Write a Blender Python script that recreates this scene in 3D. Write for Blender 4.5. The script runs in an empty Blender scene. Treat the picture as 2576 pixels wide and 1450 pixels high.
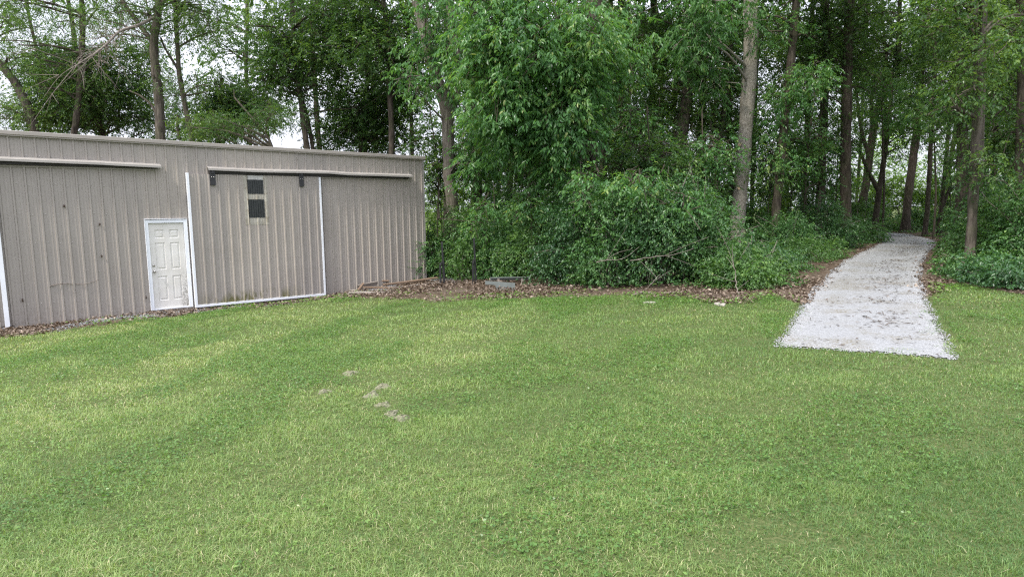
import bpy, math, random
import numpy as np
from mathutils import Vector, Matrix
rad = math.radians
S = bpy.context.scene
COL = S.collection
RNG = np.random.default_rng(11)
random.seed(5)

# ------------------------------------------------------------------ camera
F, CX, CY = 1600.0, 1287.5, 725.0           # focal length and centre of the photograph at 2575 px wide
CAM = Vector((0, 0, 2.0))
_p, _r = rad(90 - 7.0), rad(-.62)
ROT = Matrix.Rotation(_p, 3, 'X') @ Matrix.Rotation(_r, 3, 'Z')
cd = bpy.data.cameras.new('camera'); cam = bpy.data.objects.new('camera', cd); COL.objects.link(cam)
cam.matrix_world = Matrix.Translation(CAM) @ ROT.to_4x4()
cd.sensor_width = 36; cd.lens = 36 * F / 2575.0; cd.clip_start = .1; cd.clip_end = 3000
S.camera = cam


def ray(px, py): return ROT @ Vector(((px - CX) / F, -(py - CY) / F, -1))
def at(px, py, Y):
    d = ray(px, py); return CAM + d * (Y / d.y)
def gz(x, y):                                # height of the ground
    x = np.asarray(x, float); y = np.asarray(y, float)
    s = (x + 8.686) * .7808 + (y - 15.3) * .6247; q = (x + 8.686) * .6247 - (y - 15.3) * .7808     # along and out from the shed wall
    dip = (.03 + .13 * np.exp(-((s - 3.4) / 2.0) ** 2)) * np.exp(-(q / 1.1) ** 2) * np.exp(-np.clip(s - 6, 0, 9) ** 2)
    return (-dip + .04 * 14 * np.tanh(x / 14) - .002 * np.clip(y, -20, 40)
            + .018 * np.sin(x * .9 + 1.3) * np.sin(y * .7) + .008 * np.sin(x * 2.3 + y * 1.1))
def gp(px, py):                              # the ground point seen at a photograph position
    d = ray(px, py); t = 12.0
    for _ in range(80):
        P = CAM + d * t
        t += (float(gz(P.x, P.y)) - P.z) / d.z * .6
    return CAM + d * t


# ------------------------------------------------------------------ materials
def new_mat(name):
    m = bpy.data.materials.new(name); m.use_nodes = True
    nt = m.node_tree; b = nt.nodes['Principled BSDF']
    return m, nt, b
def N(nt, t, **k):
    n = nt.nodes.new(t)
    for a, v in k.items(): setattr(n, a, v)
    return n
def L(nt, a, b): nt.links.new(a, b)
def ramp(nt, fac, stops):
    r = N(nt, 'ShaderNodeValToRGB'); e = r.color_ramp.elements
    while len(e) < len(stops): e.new(.5)
    for i, (p, c) in enumerate(stops):
        e[i].position = p; e[i].color = tuple(c) + (1,) if len(c) == 3 else c
    if fac is not None: L(nt, fac, r.inputs[0])
    return r.outputs[0]
def noise(nt, scale, detail=4, rough=.55, vec=None, dim='3D'):
    n = N(nt, 'ShaderNodeTexNoise'); n.inputs['Scale'].default_value = scale
    n.inputs['Detail'].default_value = detail; n.inputs['Roughness'].default_value = rough
    if vec is not None: L(nt, vec, n.inputs['Vector'])
    return n.outputs['Fac']
def coord(nt, which='Object', scale=None):
    c = N(nt, 'ShaderNodeTexCoord').outputs[which]
    if scale is None: return c
    mp = N(nt, 'ShaderNodeMapping'); mp.inputs['Scale'].default_value = scale; L(nt, c, mp.inputs[0]); return mp.outputs[0]
def mixc(nt, fac, a, b, mode='MIX'):
    m = N(nt, 'ShaderNodeMix', data_type='RGBA', blend_type=mode)
    for s, v in ((m.inputs[0], fac), (m.inputs[6], a), (m.inputs[7], b)):
        if isinstance(v, (int, float)): s.default_value = v
        elif isinstance(v, tuple): s.default_value = v + (1,) if len(v) == 3 else v
        else: L(nt, v, s)
    return m.outputs[2]
def maths(nt, op, a, b=0.0):
    m = N(nt, 'ShaderNodeMath', operation=op)
    for s, v in ((m.inputs[0], a), (m.inputs[1], b)):
        if isinstance(v, (int, float)): s.default_value = v
        else: L(nt, v, s)
    return m.outputs[0]
def bump(nt, b, h, strength=.5, dist=.02):
    n = N(nt, 'ShaderNodeBump'); n.inputs['Strength'].default_value = strength; n.inputs['Distance'].default_value = dist
    L(nt, h, n.inputs['Height']); L(nt, n.outputs[0], b.inputs['Normal'])


def leaf_mat(name, stops, trans, tw=.35, gloss=.35, spec=.35):
    m, nt, b = new_mat(name)
    a = N(nt, 'ShaderNodeAttribute', attribute_name='tint')
    oi = N(nt, 'ShaderNodeObjectInfo')
    f = maths(nt, 'ADD', a.outputs['Fac'], maths(nt, 'MULTIPLY', maths(nt, 'SUBTRACT', oi.outputs['Random'], .5), .16))
    c = ramp(nt, f, stops)
    L(nt, c, b.inputs['Base Color']); b.inputs['Roughness'].default_value = gloss
    b.inputs['Specular IOR Level'].default_value = spec
    t = N(nt, 'ShaderNodeBsdfTranslucent')
    L(nt, mixc(nt, 1.0, c, trans, 'MULTIPLY'), t.inputs[0])
    mx = N(nt, 'ShaderNodeMixShader'); mx.inputs[0].default_value = tw
    L(nt, b.outputs[0], mx.inputs[1]); L(nt, t.outputs[0], mx.inputs[2])
    L(nt, mx.outputs[0], nt.nodes['Material Output'].inputs[0])
    return m
TR = (2.1, 2.2, .9)
M = {}
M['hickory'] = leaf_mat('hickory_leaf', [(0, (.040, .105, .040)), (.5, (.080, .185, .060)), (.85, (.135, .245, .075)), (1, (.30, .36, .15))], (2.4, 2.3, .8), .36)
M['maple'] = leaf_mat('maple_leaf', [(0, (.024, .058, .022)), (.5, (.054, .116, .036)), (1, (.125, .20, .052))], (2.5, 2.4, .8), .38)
M['locust'] = leaf_mat('locust_leaf', [(0, (.040, .085, .030)), (.5, (.078, .145, .042)), (1, (.16, .22, .06))], TR, .42)
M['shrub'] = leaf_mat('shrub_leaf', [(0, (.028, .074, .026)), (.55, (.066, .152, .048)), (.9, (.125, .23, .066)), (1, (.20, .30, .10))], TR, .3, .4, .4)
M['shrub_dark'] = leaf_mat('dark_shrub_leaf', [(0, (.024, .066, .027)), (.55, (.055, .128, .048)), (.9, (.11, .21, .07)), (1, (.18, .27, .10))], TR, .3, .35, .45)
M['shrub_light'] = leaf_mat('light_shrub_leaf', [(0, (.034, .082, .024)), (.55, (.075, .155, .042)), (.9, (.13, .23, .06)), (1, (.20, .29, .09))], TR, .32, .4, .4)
M['bright'] = leaf_mat('leaf_painted_sunlight', [(0, (.05, .10, .026)), (.5, (.098, .185, .04)), (1, (.165, .25, .06))], (2.5, 2.4, .8), .46)  # lighter leaf colours paint sunlight onto the foliage farther back
M['weed'] = leaf_mat('weed_leaf', [(0, (.05, .115, .028)), (.5, (.105, .198, .045)), (1, (.19, .28, .07))], TR, .3)
M['grass'] = leaf_mat('grass_blade', [(0, (.054, .120, .031)), (.35, (.130, .212, .057)), (.65, (.225, .310, .098)), (.85, (.29, .325, .145)), (.93, (.40, .38, .22)), (1, (.55, .48, .29))], TR, .25, .42, .35)
M['dry'] = leaf_mat('dry_leaf', [(0, (.06, .041, .030)), (.4, (.14, .104, .078)), (.75, (.225, .175, .135)), (1, (.36, .295, .235))], (1.2, 1.0, .7), .12, .6)


def bark_mat(name, c0, c1, c2, moss=.0, zs=.16, scale=16):
    m, nt, b = new_mat(name)
    v = coord(nt, 'Object', (1, 1, zs))
    n1 = noise(nt, scale, 6, .65, v); n2 = noise(nt, 2.2, 4, .5, coord(nt))
    n3 = noise(nt, scale * 3.1, 3, .6, coord(nt, 'Object', (1, 1, .5)))
    col = ramp(nt, n1, [(.32, c0), (.5, c1), (.68, c2)])
    col = mixc(nt, maths(nt, 'MULTIPLY', n3, .35), col, c0)
    if moss: col = mixc(nt, maths(nt, 'MULTIPLY', ramp(nt, n2, [(.48, (0, 0, 0)), (.62, (1, 1, 1))]), moss), col, (.075, .085, .035))
    L(nt, col, b.inputs['Base Color']); b.inputs['Roughness'].default_value = .9; b.inputs['Specular IOR Level'].default_value = .15
    bump(nt, b, n1, .9, .04)
    return m
M['bark_dark'] = bark_mat('dark_bark', (.030, .024, .019), (.075, .062, .050), (.15, .125, .10), .25)
M['bark_grey'] = bark_mat('shaggy_grey_bark', (.06, .052, .043), (.17, .148, .125), (.31, .275, .24), .25, .09, 20)
M['bark_pale'] = bark_mat('pale_lichen_bark', (.17, .152, .127), (.31, .282, .243), (.46, .43, .38), .06, .4, 24)
M['bark_brown'] = bark_mat('brown_bark', (.045, .038, .031), (.10, .086, .070), (.175, .152, .125), .3)
M['dead'] = bark_mat('dead_grey_wood', (.12, .10, .085), (.22, .19, .165), (.34, .30, .26), 0)


def plain(name, c, rough=.6, metal=0, var=.15, scale=6, bmp=0):
    m, nt, b = new_mat(name)
    n = noise(nt, scale, 5, .6, coord(nt))
    d = tuple(x * (1 - var) for x in c); l = tuple(min(1, x * (1 + var)) for x in c)
    L(nt, ramp(nt, n, [(.3, d), (.7, l)]), b.inputs['Base Color'])
    b.inputs['Roughness'].default_value = rough; b.inputs['Metallic'].default_value = metal
    if bmp: bump(nt, b, n, bmp, .01)
    return m


def siding_mat(name, algae):
    m, nt, b = new_mat(name)
    o = coord(nt)
    big = noise(nt, .7, 4, .6, o)
    streak = noise(nt, 3.0, 5, .6, coord(nt, 'Object', (1, 1, .06)))
    c = ramp(nt, big, [(.3, (.322, .290, .258)), (.7, (.368, .334, .298))])
    c = mixc(nt, maths(nt, 'MULTIPLY', ramp(nt, streak, [(.5, (0, 0, 0)), (.8, (1, 1, 1))]), .22), c, (.22, .19, .155))
    px = N(nt, 'ShaderNodeSeparateXYZ'); L(nt, o, px.inputs[0])          # neighbouring sheets weathered a little differently
    wn = N(nt, 'ShaderNodeTexWhiteNoise', noise_dimensions='1D'); L(nt, maths(nt, 'FLOOR', maths(nt, 'DIVIDE', maths(nt, 'ADD', px.outputs[0], .06), .9144)), wn.inputs['W'])
    c = mixc(nt, 1.0, c, ramp(nt, wn.outputs['Value'], [(0, (.90, .90, .91)), (1, (1.05, 1.04, 1.02))]), 'MULTIPLY')
    # spatter and grime towards the ground and single brown spots
    z = N(nt, 'ShaderNodeSeparateXYZ'); L(nt, o, z.inputs[0])
    spots = noise(nt, 11, 3, .6, o)
    spot = ramp(nt, spots, [(.70, (0, 0, 0)), (.73, (1, 1, 1))])
    c = mixc(nt, maths(nt, 'MULTIPLY', spot, .55), c, (.12, .085, .06))
    low = maths(nt, 'SUBTRACT', 1.0, maths(nt, 'DIVIDE', maths(nt, 'ADD', z.outputs[2], .42), .75 if algae else .5))
    low = maths(nt, 'MAXIMUM', low, 0.0)
    if algae:
        g = noise(nt, 3.2, 5, .7, coord(nt, 'Object', (1, 1, .35)))
        f = maths(nt, 'MULTIPLY', ramp(nt, g, [(.47, (0, 0, 0)), (.6, (1, 1, 1))]), ramp(nt, low, [(.35, (0, 0, 0)), (.85, (1, 1, 1))]))
        mid = maths(nt, 'SUBTRACT', 1.0, maths(nt, 'ABSOLUTE', maths(nt, 'DIVIDE', maths(nt, 'SUBTRACT', z.outputs[0], 2.3), 1.5)))
        f = maths(nt, 'MULTIPLY', f, maths(nt, 'MAXIMUM', mid, 0.0))
        c = mixc(nt, maths(nt, 'MINIMUM', maths(nt, 'MULTIPLY', f, 2.2), .9), c, (.12, .115, .035))
    else:
        g = noise(nt, 14, 4, .7, o)
        f = maths(nt, 'MULTIPLY', low, ramp(nt, g, [(.45, (0, 0, 0)), (.6, (1, 1, 1))]))
        c = mixc(nt, maths(nt, 'MULTIPLY', f, .5), c, (.17, .14, .105))
    L(nt, c, b.inputs['Base Color']); b.inputs['Roughness'].default_value = .42; b.inputs['Specular IOR Level'].default_value = .4
    bump(nt, b, noise(nt, 1.6, 2, .5, o), .12, .03)
    return m
M['siding'] = siding_mat('taupe_steel_siding', False)
M['siding_door'] = siding_mat('taupe_steel_siding_with_algae', True)
M['fascia'] = plain('taupe_fascia', (.31, .28, .25), .45, 0, .06, 2)
M['cover'] = plain('taupe_track_cover', (.285, .266, .243), .5, 0, .08, 3)
M['white_trim'] = plain('white_painted_trim', (.74, .76, .80), .5, 0, .05, 4)
M['black'] = plain('black_painted_steel', (.018, .018, .02), .5, 0, .4, 20)
M['darkgap'] = plain('track_rail_painted_shade', (.03, .027, .025), .7, 0, .3, 8)  # near-black colour paints the shade in the gap under the track covers
M['roof'] = plain('grey_roof_sheet', (.30, .29, .27), .5, .2, .1, 2)
M['knob'] = plain('satin_nickel', (.45, .43, .40), .3, 1, .2, 30)
M['galv'] = plain('weathered_galvanised_sheet', (.14, .16, .152), .6, .15, .25, 5, .1)
M['stone'] = plain('pale_paving_stone', (.30, .275, .24), .9, 0, .2, 9, .4)
M['soil'] = plain('dry_crumbly_soil', (.15, .148, .092), .95, 0, .5, 40, 1)


def door_mat():
    m, nt, b = new_mat('grimy_white_door_paint')
    o = coord(nt)
    c = ramp(nt, noise(nt, 2.5, 5, .6, o), [(.3, (.60, .575, .53)), (.65, (.70, .68, .645))])
    z = N(nt, 'ShaderNodeSeparateXYZ'); L(nt, o, z.inputs[0])
    low = maths(nt, 'SUBTRACT', 1.0, maths(nt, 'DIVIDE', maths(nt, 'ADD', z.outputs[2], .3), 1.1))
    edge = ramp(nt, z.outputs[0], [(.55, (0, 0, 0)), (.74, (1, 1, 1))])
    f = maths(nt, 'MULTIPLY', maths(nt, 'MAXIMUM', low, 0.0), edge)
    f = maths(nt, 'MULTIPLY', f, ramp(nt, noise(nt, 28, 5, .75, o), [(.42, (0, 0, 0)), (.6, (1, 1, 1))]))
    c = mixc(nt, maths(nt, 'MINIMUM', maths(nt, 'MULTIPLY', f, 1.6), .85), c, (.13, .12, .095))
    L(nt, c, b.inputs['Base Color']); b.inputs['Roughness'].default_value = .5
    return m
M['door'] = door_mat()


def frp_mat():
    m, nt, b = new_mat('yellowed_fibreglass_panel')
    o = coord(nt)
    c = ramp(nt, noise(nt, 5, 5, .65, o), [(.3, (.25, .22, .165)), (.5, (.36, .335, .28)), (.72, (.44, .42, .365))])
    r = ramp(nt, noise(nt, 16, 3, .6, o), [(.62, (0, 0, 0)), (.7, (1, 1, 1))])
    c = mixc(nt, maths(nt, 'MULTIPLY', r, .55), c, (.16, .085, .04))
    L(nt, c, b.inputs['Base Color']); b.inputs['Roughness'].default_value = .45
    return m
M['frp'] = frp_mat()
def pane_mat():
    m, nt, b = new_mat('pane_painted_dark_inside')
    L(nt, ramp(nt, noise(nt, 40, 3, .6, coord(nt)), [(.45, (.014, .017, .018)), (.75, (.05, .055, .052))]), b.inputs['Base Color'])  # darkness of the shed inside painted as the colour of translucent panes
    b.inputs['Roughness'].default_value = .3
    return m
M['pane'] = pane_mat()
def wood_mat(name, c0, c1):
    m, nt, b = new_mat(name)
    n = noise(nt, 10, 6, .65, coord(nt, 'Object', (.12, 1, 1)))
    L(nt, ramp(nt, n, [(.3, c0), (.65, c1)]), b.inputs['Base Color']); b.inputs['Roughness'].default_value = .85
    bump(nt, b, n, .5, .01)
    return m
M['wood_grey'] = wood_mat('weathered_grey_board', (.12, .10, .085), (.34, .30, .26))
M['wood_brown'] = wood_mat('rotten_brown_board', (.07, .045, .03), (.22, .15, .10))
M['cut'] = wood_mat('fresh_cut_wood', (.34, .24, .14), (.55, .43, .29))


# ------------------------------------------------------------------ mesh helpers
def build_mesh(name, V, faces, mats, tint=None, midx=None, smooth=False):
    """V: (n,3); faces: list of (m,k) index arrays; tint: list of per-face arrays; midx: material index per array"""
    me = bpy.data.meshes.new(name)
    V = np.ascontiguousarray(V, np.float32)
    faces = [f for f in faces]
    me.vertices.add(len(V)); me.vertices.foreach_set('co', V.ravel())
    tot = np.concatenate([np.full(len(f), f.shape[1], np.int32) for f in faces])
    idx = np.concatenate([f.ravel() for f in faces]).astype(np.int32)
    me.loops.add(len(idx)); me.loops.foreach_set('vertex_index', idx)
    me.polygons.add(len(tot))
    st = np.concatenate([[0], np.cumsum(tot)[:-1]]).astype(np.int32)
    me.polygons.foreach_set('loop_start', st)
    try: me.polygons.foreach_set('loop_total', tot)
    except Exception: pass
    if midx is not None:
        me.polygons.foreach_set('material_index', np.concatenate([np.full(len(f), k, np.int32) for f, k in zip(faces, midx)]))
    if smooth is True: me.polygons.foreach_set('use_smooth', np.ones(len(tot), bool))
    elif isinstance(smooth, list):
        me.polygons.foreach_set('use_smooth', np.concatenate([np.full(len(f), k, bool) for f, k in zip(faces, smooth)]))
    if tint is not None:
        a = me.attributes.new('tint', 'FLOAT', 'FACE')
        a.data.foreach_set('value', np.concatenate(tint).astype(np.float32))
    for m in mats: me.materials.append(m)
    me.update(calc_edges=True)
    return me
def link(name, me, parent=None):
    o = bpy.data.objects.new(name, me); COL.objects.link(o)
    if parent is not None: o.parent = parent
    return o
def tag(o, label=None, cat=None, group=None, kind=None):
    for k, v in (('label', label), ('category', cat), ('group', group), ('kind', kind)):
        if v: o[k] = v
    return o
def empty(name, loc, label, cat, group=None, rz=0):
    o = bpy.data.objects.new(name, None); COL.objects.link(o); o.empty_display_size = .2
    o.location = loc; o.rotation_euler.z = rz
    return tag(o, label, cat, group)


class MB:                                    # collects boxes, prisms and tubes into one mesh
    def __init__(s): s.v = []; s.f = []; s.m = []; s.n = 0
    def add(s, vs, fs, m=0):
        s.v += [tuple(v) for v in vs]; s.f += [tuple(i + s.n for i in f) for f in fs]; s.m += [m] * len(fs); s.n += len(vs)
    def box(s, x0, x1, y0, y1, z0, z1, m=0):
        s.add([(x, y, z) for z in (z0, z1) for y in (y0, y1) for x in (x0, x1)],
              [(0, 2, 3, 1), (4, 5, 7, 6), (0, 1, 5, 4), (2, 6, 7, 3), (0, 4, 6, 2), (1, 3, 7, 5)], m)
    def bar(s, a, b, w, h, m=0):
        a = Vector(a); b = Vector(b); d = (b - a).normalized()
        up = Vector((0, 0, 1)) if abs(d.z) < .9 else Vector((1, 0, 0))
        x = d.cross(up).normalized() * w / 2; y = d.cross(x).normalized() * h / 2
        s.add([p + i * x + j * y for p in (a, b) for i, j in ((-1, -1), (1, -1), (1, 1), (-1, 1))],
              [(3, 2, 1, 0), (4, 5, 6, 7), (0, 1, 5, 4), (1, 2, 6, 5), (2, 3, 7, 6), (3, 0, 4, 7)], m)
    def lathe(s, c, axis, prof, n=14, m=0):
        c = Vector(c); ax = Vector(axis).normalized(); u = ax.orthogonal().normalized(); w = ax.cross(u)
        vs = [c + ax * h + (u * math.cos(2 * math.pi * k / n) + w * math.sin(2 * math.pi * k / n)) * r for r, h in prof for k in range(n)]
        fs = [(i * n + k, i * n + (k + 1) % n, (i + 1) * n + (k + 1) % n, (i + 1) * n + k) for i in range(len(prof) - 1) for k in range(n)]
        fs += [tuple(range(n))[::-1], tuple((len(prof) - 1) * n + k for k in range(n))]
        s.add(vs, fs, m)
    def build(s, name, mats, parent=None, bevel=0, smooth=False):
        me = bpy.data.meshes.new(name); me.from_pydata(s.v, [], s.f)
        mats = mats if isinstance(mats, list) else [mats]
        for m in mats: me.materials.append(m)
        me.polygons.foreach_set('material_index', s.m)
        if smooth: me.polygons.foreach_set('use_smooth', [True] * len(s.f))
        me.update(); o = link(name, me, parent)
        if bevel:
            b = o.modifiers.new('bevel', 'BEVEL'); b.width = bevel; b.segments = 2; b.limit_method = 'ANGLE'
        return o


def tube(pts, rad_, n=8, rough=0.0, rng=RNG):
    """tapered tube through pts; returns (V, quads)"""
    P = np.array([tuple(p) for p in pts], float); R = np.asarray(rad_, float)
    T = np.gradient(P, axis=0); T /= np.linalg.norm(T, axis=1)[:, None] + 1e-9
    ref = np.where(np.abs(T[:, 2:3]) > .85, np.array([[1., 0, 0]]), np.array([[0, 0, 1.]]))
    if abs(T[:, 2]).mean() > .6: ref = np.tile([[1., 0, 0]], (len(P), 1))
    else: ref = np.tile([[0, 0, 1.]], (len(P), 1))
    A = np.cross(T, ref); A /= np.linalg.norm(A, axis=1)[:, None] + 1e-9
    B = np.cross(T, A)
    th = np.linspace(0, 2 * np.pi, n, endpoint=False)
    k = len(P)
    rr = R[:, None] * (1 + rough * rng.normal(size=(k, n)))
    V = P[:, None] + rr[..., None] * (np.cos(th)[None, :, None] * A[:, None] + np.sin(th)[None, :, None] * B[:, None])
    i = np.arange(k - 1)[:, None] * n; j = np.arange(n)[None]; j2 = (j + 1) % n
    Q = np.stack([i + j, i + j2, i + n + j2, i + n + j], -1).reshape(-1, 4)
    return V.reshape(-1, 3), Q
def smooth_path(pts, m):
    P = np.array([tuple(p) for p in pts], float)
    t = np.arange(len(P)); ts = np.linspace(0, len(P) - 1, m)
    Q = np.stack([np.interp(ts, t, P[:, k]) for k in range(3)], 1)
    for _ in range(2): Q[1:-1] = (Q[:-2] + 2 * Q[1:-1] + Q[2:]) / 4
    return Q
class Tubes:
    def __init__(s): s.V = []; s.Q = []; s.n = 0
    def add(s, pts, r, n=6, rough=0, rng=RNG):
        V, Q = tube(pts, r, n, rough, rng); s.V.append(V); s.Q.append(Q + s.n); s.n += len(V)
    def arrays(s): return np.concatenate(s.V), np.concatenate(s.Q)


def unit(a): return a / (np.linalg.norm(a, axis=-1, keepdims=True) + 1e-9)
def leaves(org, dirn, nrm, length, width, fold=.12, hexa=False):
    """one folded leaf per row; returns (V, faces)"""
    d = unit(dirn); s = unit(np.cross(d, nrm)); nn = np.cross(s, d)
    l = length[:, None]; w = width[:, None]
    n = len(org)
    if hexa:
        V = np.stack([org, org + d * l * .3 + s * w * .42 + nn * w * fold, org + d * l * .62 + s * w * .40 + nn * w * fold * .6, org + d * l - nn * l * .14,
                      org + d * l * .62 - s * w * .40 + nn * w * fold * .6, org + d * l * .3 - s * w * .42 + nn * w * fold], 1)
        b = np.arange(n)[:, None] * 6
        return V.reshape(-1, 3), np.concatenate([b + np.array([[0, 1, 2, 3]]), b + np.array([[0, 3, 4, 5]])])
    V = np.stack([org, org + d * l * .45 + s * w * .5 + nn * w * fold, org + d * l - nn * l * .1, org + d * l * .45 - s * w * .5 + nn * w * fold], 1)
    b = np.arange(n)[:, None] * 4
    return V.reshape(-1, 3), b + np.array([[0, 1, 2, 3]])


def foliage(rng, C, R, NL, size, droop=.35, ratio=.5, spray=.38, per=9, hexa=False, flat=.75):
    """leaves on short sprays filling round clusters at C (k,3) with radii R and NL leaves each"""
    ns = np.maximum(1, (NL / per).astype(int)); ci = np.repeat(np.arange(len(C)), ns); S_ = len(ci)
    dv = unit(rng.normal(size=(S_, 3))); rr = R[ci] * np.cbrt(rng.uniform(.12, 1.0, S_))
    dv[:, 2] *= flat
    so = C[ci] + dv * rr[:, None]
    sd = unit(dv * np.array([1, 1, .4]) + rng.normal(size=(S_, 3)) * .55 + np.array([0, 0, -droop]))
    stint = rng.normal(0, .14, len(C))[ci] + rng.normal(0, .08, S_)
    si = np.repeat(np.arange(S_), per); n = len(si)
    t = np.tile(np.linspace(.08, 1, per), S_) * spray * rng.uniform(.6, 1.25, S_)[si]
    side = np.tile(np.where(np.arange(per) % 2 == 0, 1., -1.), S_)
    up = np.array([0, 0, 1.]) + rng.normal(size=(n, 3)) * .33
    sv = unit(np.cross(sd[si], up))
    o = so[si] + sd[si] * t[:, None] + np.array([0, 0, -1.]) * (t ** 2)[:, None] * .35
    ld = sd[si] * .65 + sv * side[:, None] * .8 + np.array([0, 0, -droop])[None] + rng.normal(size=(n, 3)) * .22
    nr = up + rng.normal(size=(n, 3)) * .25
    sz = size[ci][si] if hasattr(size, '__len__') else np.full(n, size)
    ln = sz * rng.uniform(.5, 1.25, n)
    V, Fc = leaves(o, ld, nr, ln, ln * ratio * rng.uniform(.85, 1.15, n), .14, hexa)
    tn = np.clip(.45 + stint[si] + rng.normal(0, .13, n), 0, .9)
    tn = np.where(rng.random(n) < .012, .98, tn)  # a few leaves coloured pale as painted sparkle
    if hexa: tn = np.concatenate([tn, tn])
    return V, Fc, tn


# ------------------------------------------------------------------ world and sun
SUN_EL, SUN_AZ = 52, 221                     # azimuth clockwise from +Y
w = bpy.data.worlds.new('World'); S.world = w; w.use_nodes = True
nt = w.node_tree; bg = nt.nodes['Background']
sky = N(nt, 'ShaderNodeTexSky', sky_type='NISHITA'); sky.sun_disc = False
sky.sun_elevation = rad(SUN_EL); sky.sun_rotation = rad(SUN_AZ); sky.air_density = 1.0; sky.dust_density = 2.5
tc = N(nt, 'ShaderNodeTexCoord'); mp = N(nt, 'ShaderNodeMapping'); mp.inputs['Scale'].default_value = (1, 1, 2.6); L(nt, tc.outputs['Generated'], mp.inputs[0])
cl = ramp(nt, noise(nt, 2.2, 7, .6, mp.outputs[0]), [(.25, (.60, .60, .60)), (.55, (1, 1, 1))])
sp = N(nt, 'ShaderNodeSeparateXYZ'); L(nt, tc.outputs['Generated'], sp.inputs[0])   # an overcast sky is brightest overhead
ov = maths(nt, 'ADD', .50, maths(nt, 'MULTIPLY', maths(nt, 'MAXIMUM', sp.outputs[2], 0.0), 1.05))
mm = N(nt, 'ShaderNodeVectorMath', operation='SCALE'); L(nt, mixc(nt, cl, sky.outputs[0], (9.9, 10.2, 11.6)), mm.inputs[0]); L(nt, ov, mm.inputs['Scale'])
L(nt, mm.outputs[0], bg.inputs[0])
bg.inputs[1].default_value = .10
sd = bpy.data.lights.new('sun', 'SUN'); sun = bpy.data.objects.new('sun', sd); COL.objects.link(sun)
sd.energy = 2.6; sd.angle = rad(8); sd.color = (1, .95, .86)
_d = Vector((math.sin(rad(SUN_AZ)) * math.cos(rad(SUN_EL)), math.cos(rad(SUN_AZ)) * math.cos(rad(SUN_EL)), math.sin(rad(SUN_EL))))
sun.rotation_euler = _d.to_track_quat('Z', 'Y').to_euler()
S.view_settings.view_transform = 'Standard'; S.view_settings.look = 'None'; S.view_settings.exposure = 1.0; S.view_settings.gamma = 1
S.cycles.max_bounces = 6; S.cycles.diffuse_bounces = 3; S.cycles.glossy_bounces = 2; S.cycles.transmission_bounces = 4
S.cycles.use_denoising = False; S.cycles.use_adaptive_sampling = False; S.cycles.pixel_filter_type = 'BLACKMAN_HARRIS'; S.cycles.filter_width = 1.25

# ------------------------------------------------------------------ shed: x runs along the front wall, -y faces the lawn
_v = ray(3300, 507); U_AZ = math.atan2(_v.x, _v.y)
_o = at(372, 560, 15.3); SHED = Vector((_o.x, _o.y, 0)); SHED_RZ = math.pi / 2 - U_AZ
def wl(s, y, z):                             # a point of the wall frame in the world
    c, n = math.cos(SHED_RZ), math.sin(SHED_RZ)
    return Vector((SHED.x + s * c - y * n, SHED.y + s * n + y * c, z))
PITCH = .2286
def rib_profile(s0, s1, minor=.005):
    pts = []
    for k in range(int(s0 / PITCH) - 2, int(s1 / PITCH) + 3):
        b = k * PITCH
        pts += [(b, 0), (b + .012, -.026), (b + .042, -.026), (b + .054, 0)]
        for q in (.112, .168): pts += [(b + q, 0), (b + q + .006, -minor), (b + q + .016, -minor), (b + q + .022, 0)]
    pts = [p for p in pts if s0 + 1e-4 < p[0] < s1 - 1e-4]
    return [(s0, 0)] + pts + [(s1, 0)]
def ribbed(mb, s0, s1, z0, z1, y, m=0):
    P = rib_profile(s0, s1); n = len(P)
    f0 = z0 if callable(z0) else (lambda s: z0); f1 = z1 if callable(z1) else (lambda s: z1)
    mb.add([(s, y + d, f0(s)) for s, d in P] + [(s, y + d, f1(s)) for s, d in P], [(i, i + 1, n + i + 1, n + i) for i in range(n - 1)], m)
def screws(mb, s0, s1, zs, y, skip=None, m=1):
    for z in zs:
        k0 = int(math.ceil(s0 / PITCH))
        for k in range(k0, int(s1 / PITCH)):
            s = k * PITCH + .085 + random.uniform(-.012, .012); zz = z + random.uniform(-.025, .025)
            if skip and skip(s, zz): continue
            mb.lathe((s, y, zz), (0, -1, 0), [(.013, 0), (.013, .003), (.006, .008)], 6, m)
M['screw'] = plain('pale_screw_heads', (.42, .39, .36), .4, .3, .1, 30)
shed = empty('storage_shed', SHED, 'long taupe ribbed steel shed with white door and sliding doors', 'shed', rz=SHED_RZ)
SL, SR, DEP = -7.5, 7.655, 7.0
top_z = lambda s: 3.762 - .0107 * s
bot_z = lambda s: 3.642 - .0081 * s
mb = MB()
hole = (-.075, .835, 1.865, -.315)
ribbed(mb, SL, hole[0], -.9, lambda s: bot_z(s) + .05, 0)
ribbed(mb, hole[0], hole[1], hole[2], lambda s: bot_z(s) + .05, 0)
ribbed(mb, hole[0], hole[1], -.9, hole[3], 0)
ribbed(mb, hole[1], SR - .05, -.9, lambda s: bot_z(s) + .05, 0)
screws(mb, -2.7, 7.5, (.05, .72, 1.38, 2.02, 2.66), 0, lambda s, z: (-.15 < s < .95 and z < 1.95) or .8 < s < 4.4)
screws(mb, -2.7, 7.5, (3.28,), 0, None)
mb.build('front_wall', [M['siding'], M['screw']], shed)
mb = MB(); mb.box(SR - .055, SR, -.028, .05, -.9, 3.60)
mb.build('corner_trim', M['cover'], shed, .004)
mb = MB(); ribbed(mb, .05, DEP, -.9, 3.6, 0); o = mb.build('end_wall', M['siding'], shed); o.location = (SR - .002, 0, 0); o.rotation_euler.z = math.pi / 2
mb = MB(); ribbed(mb, .05, DEP, -.9, 3.6, 0); o = mb.build('end_wall', M['siding'], shed); o.location = (SL, DEP, 0); o.rotation_euler.z = -math.pi / 2
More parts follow.
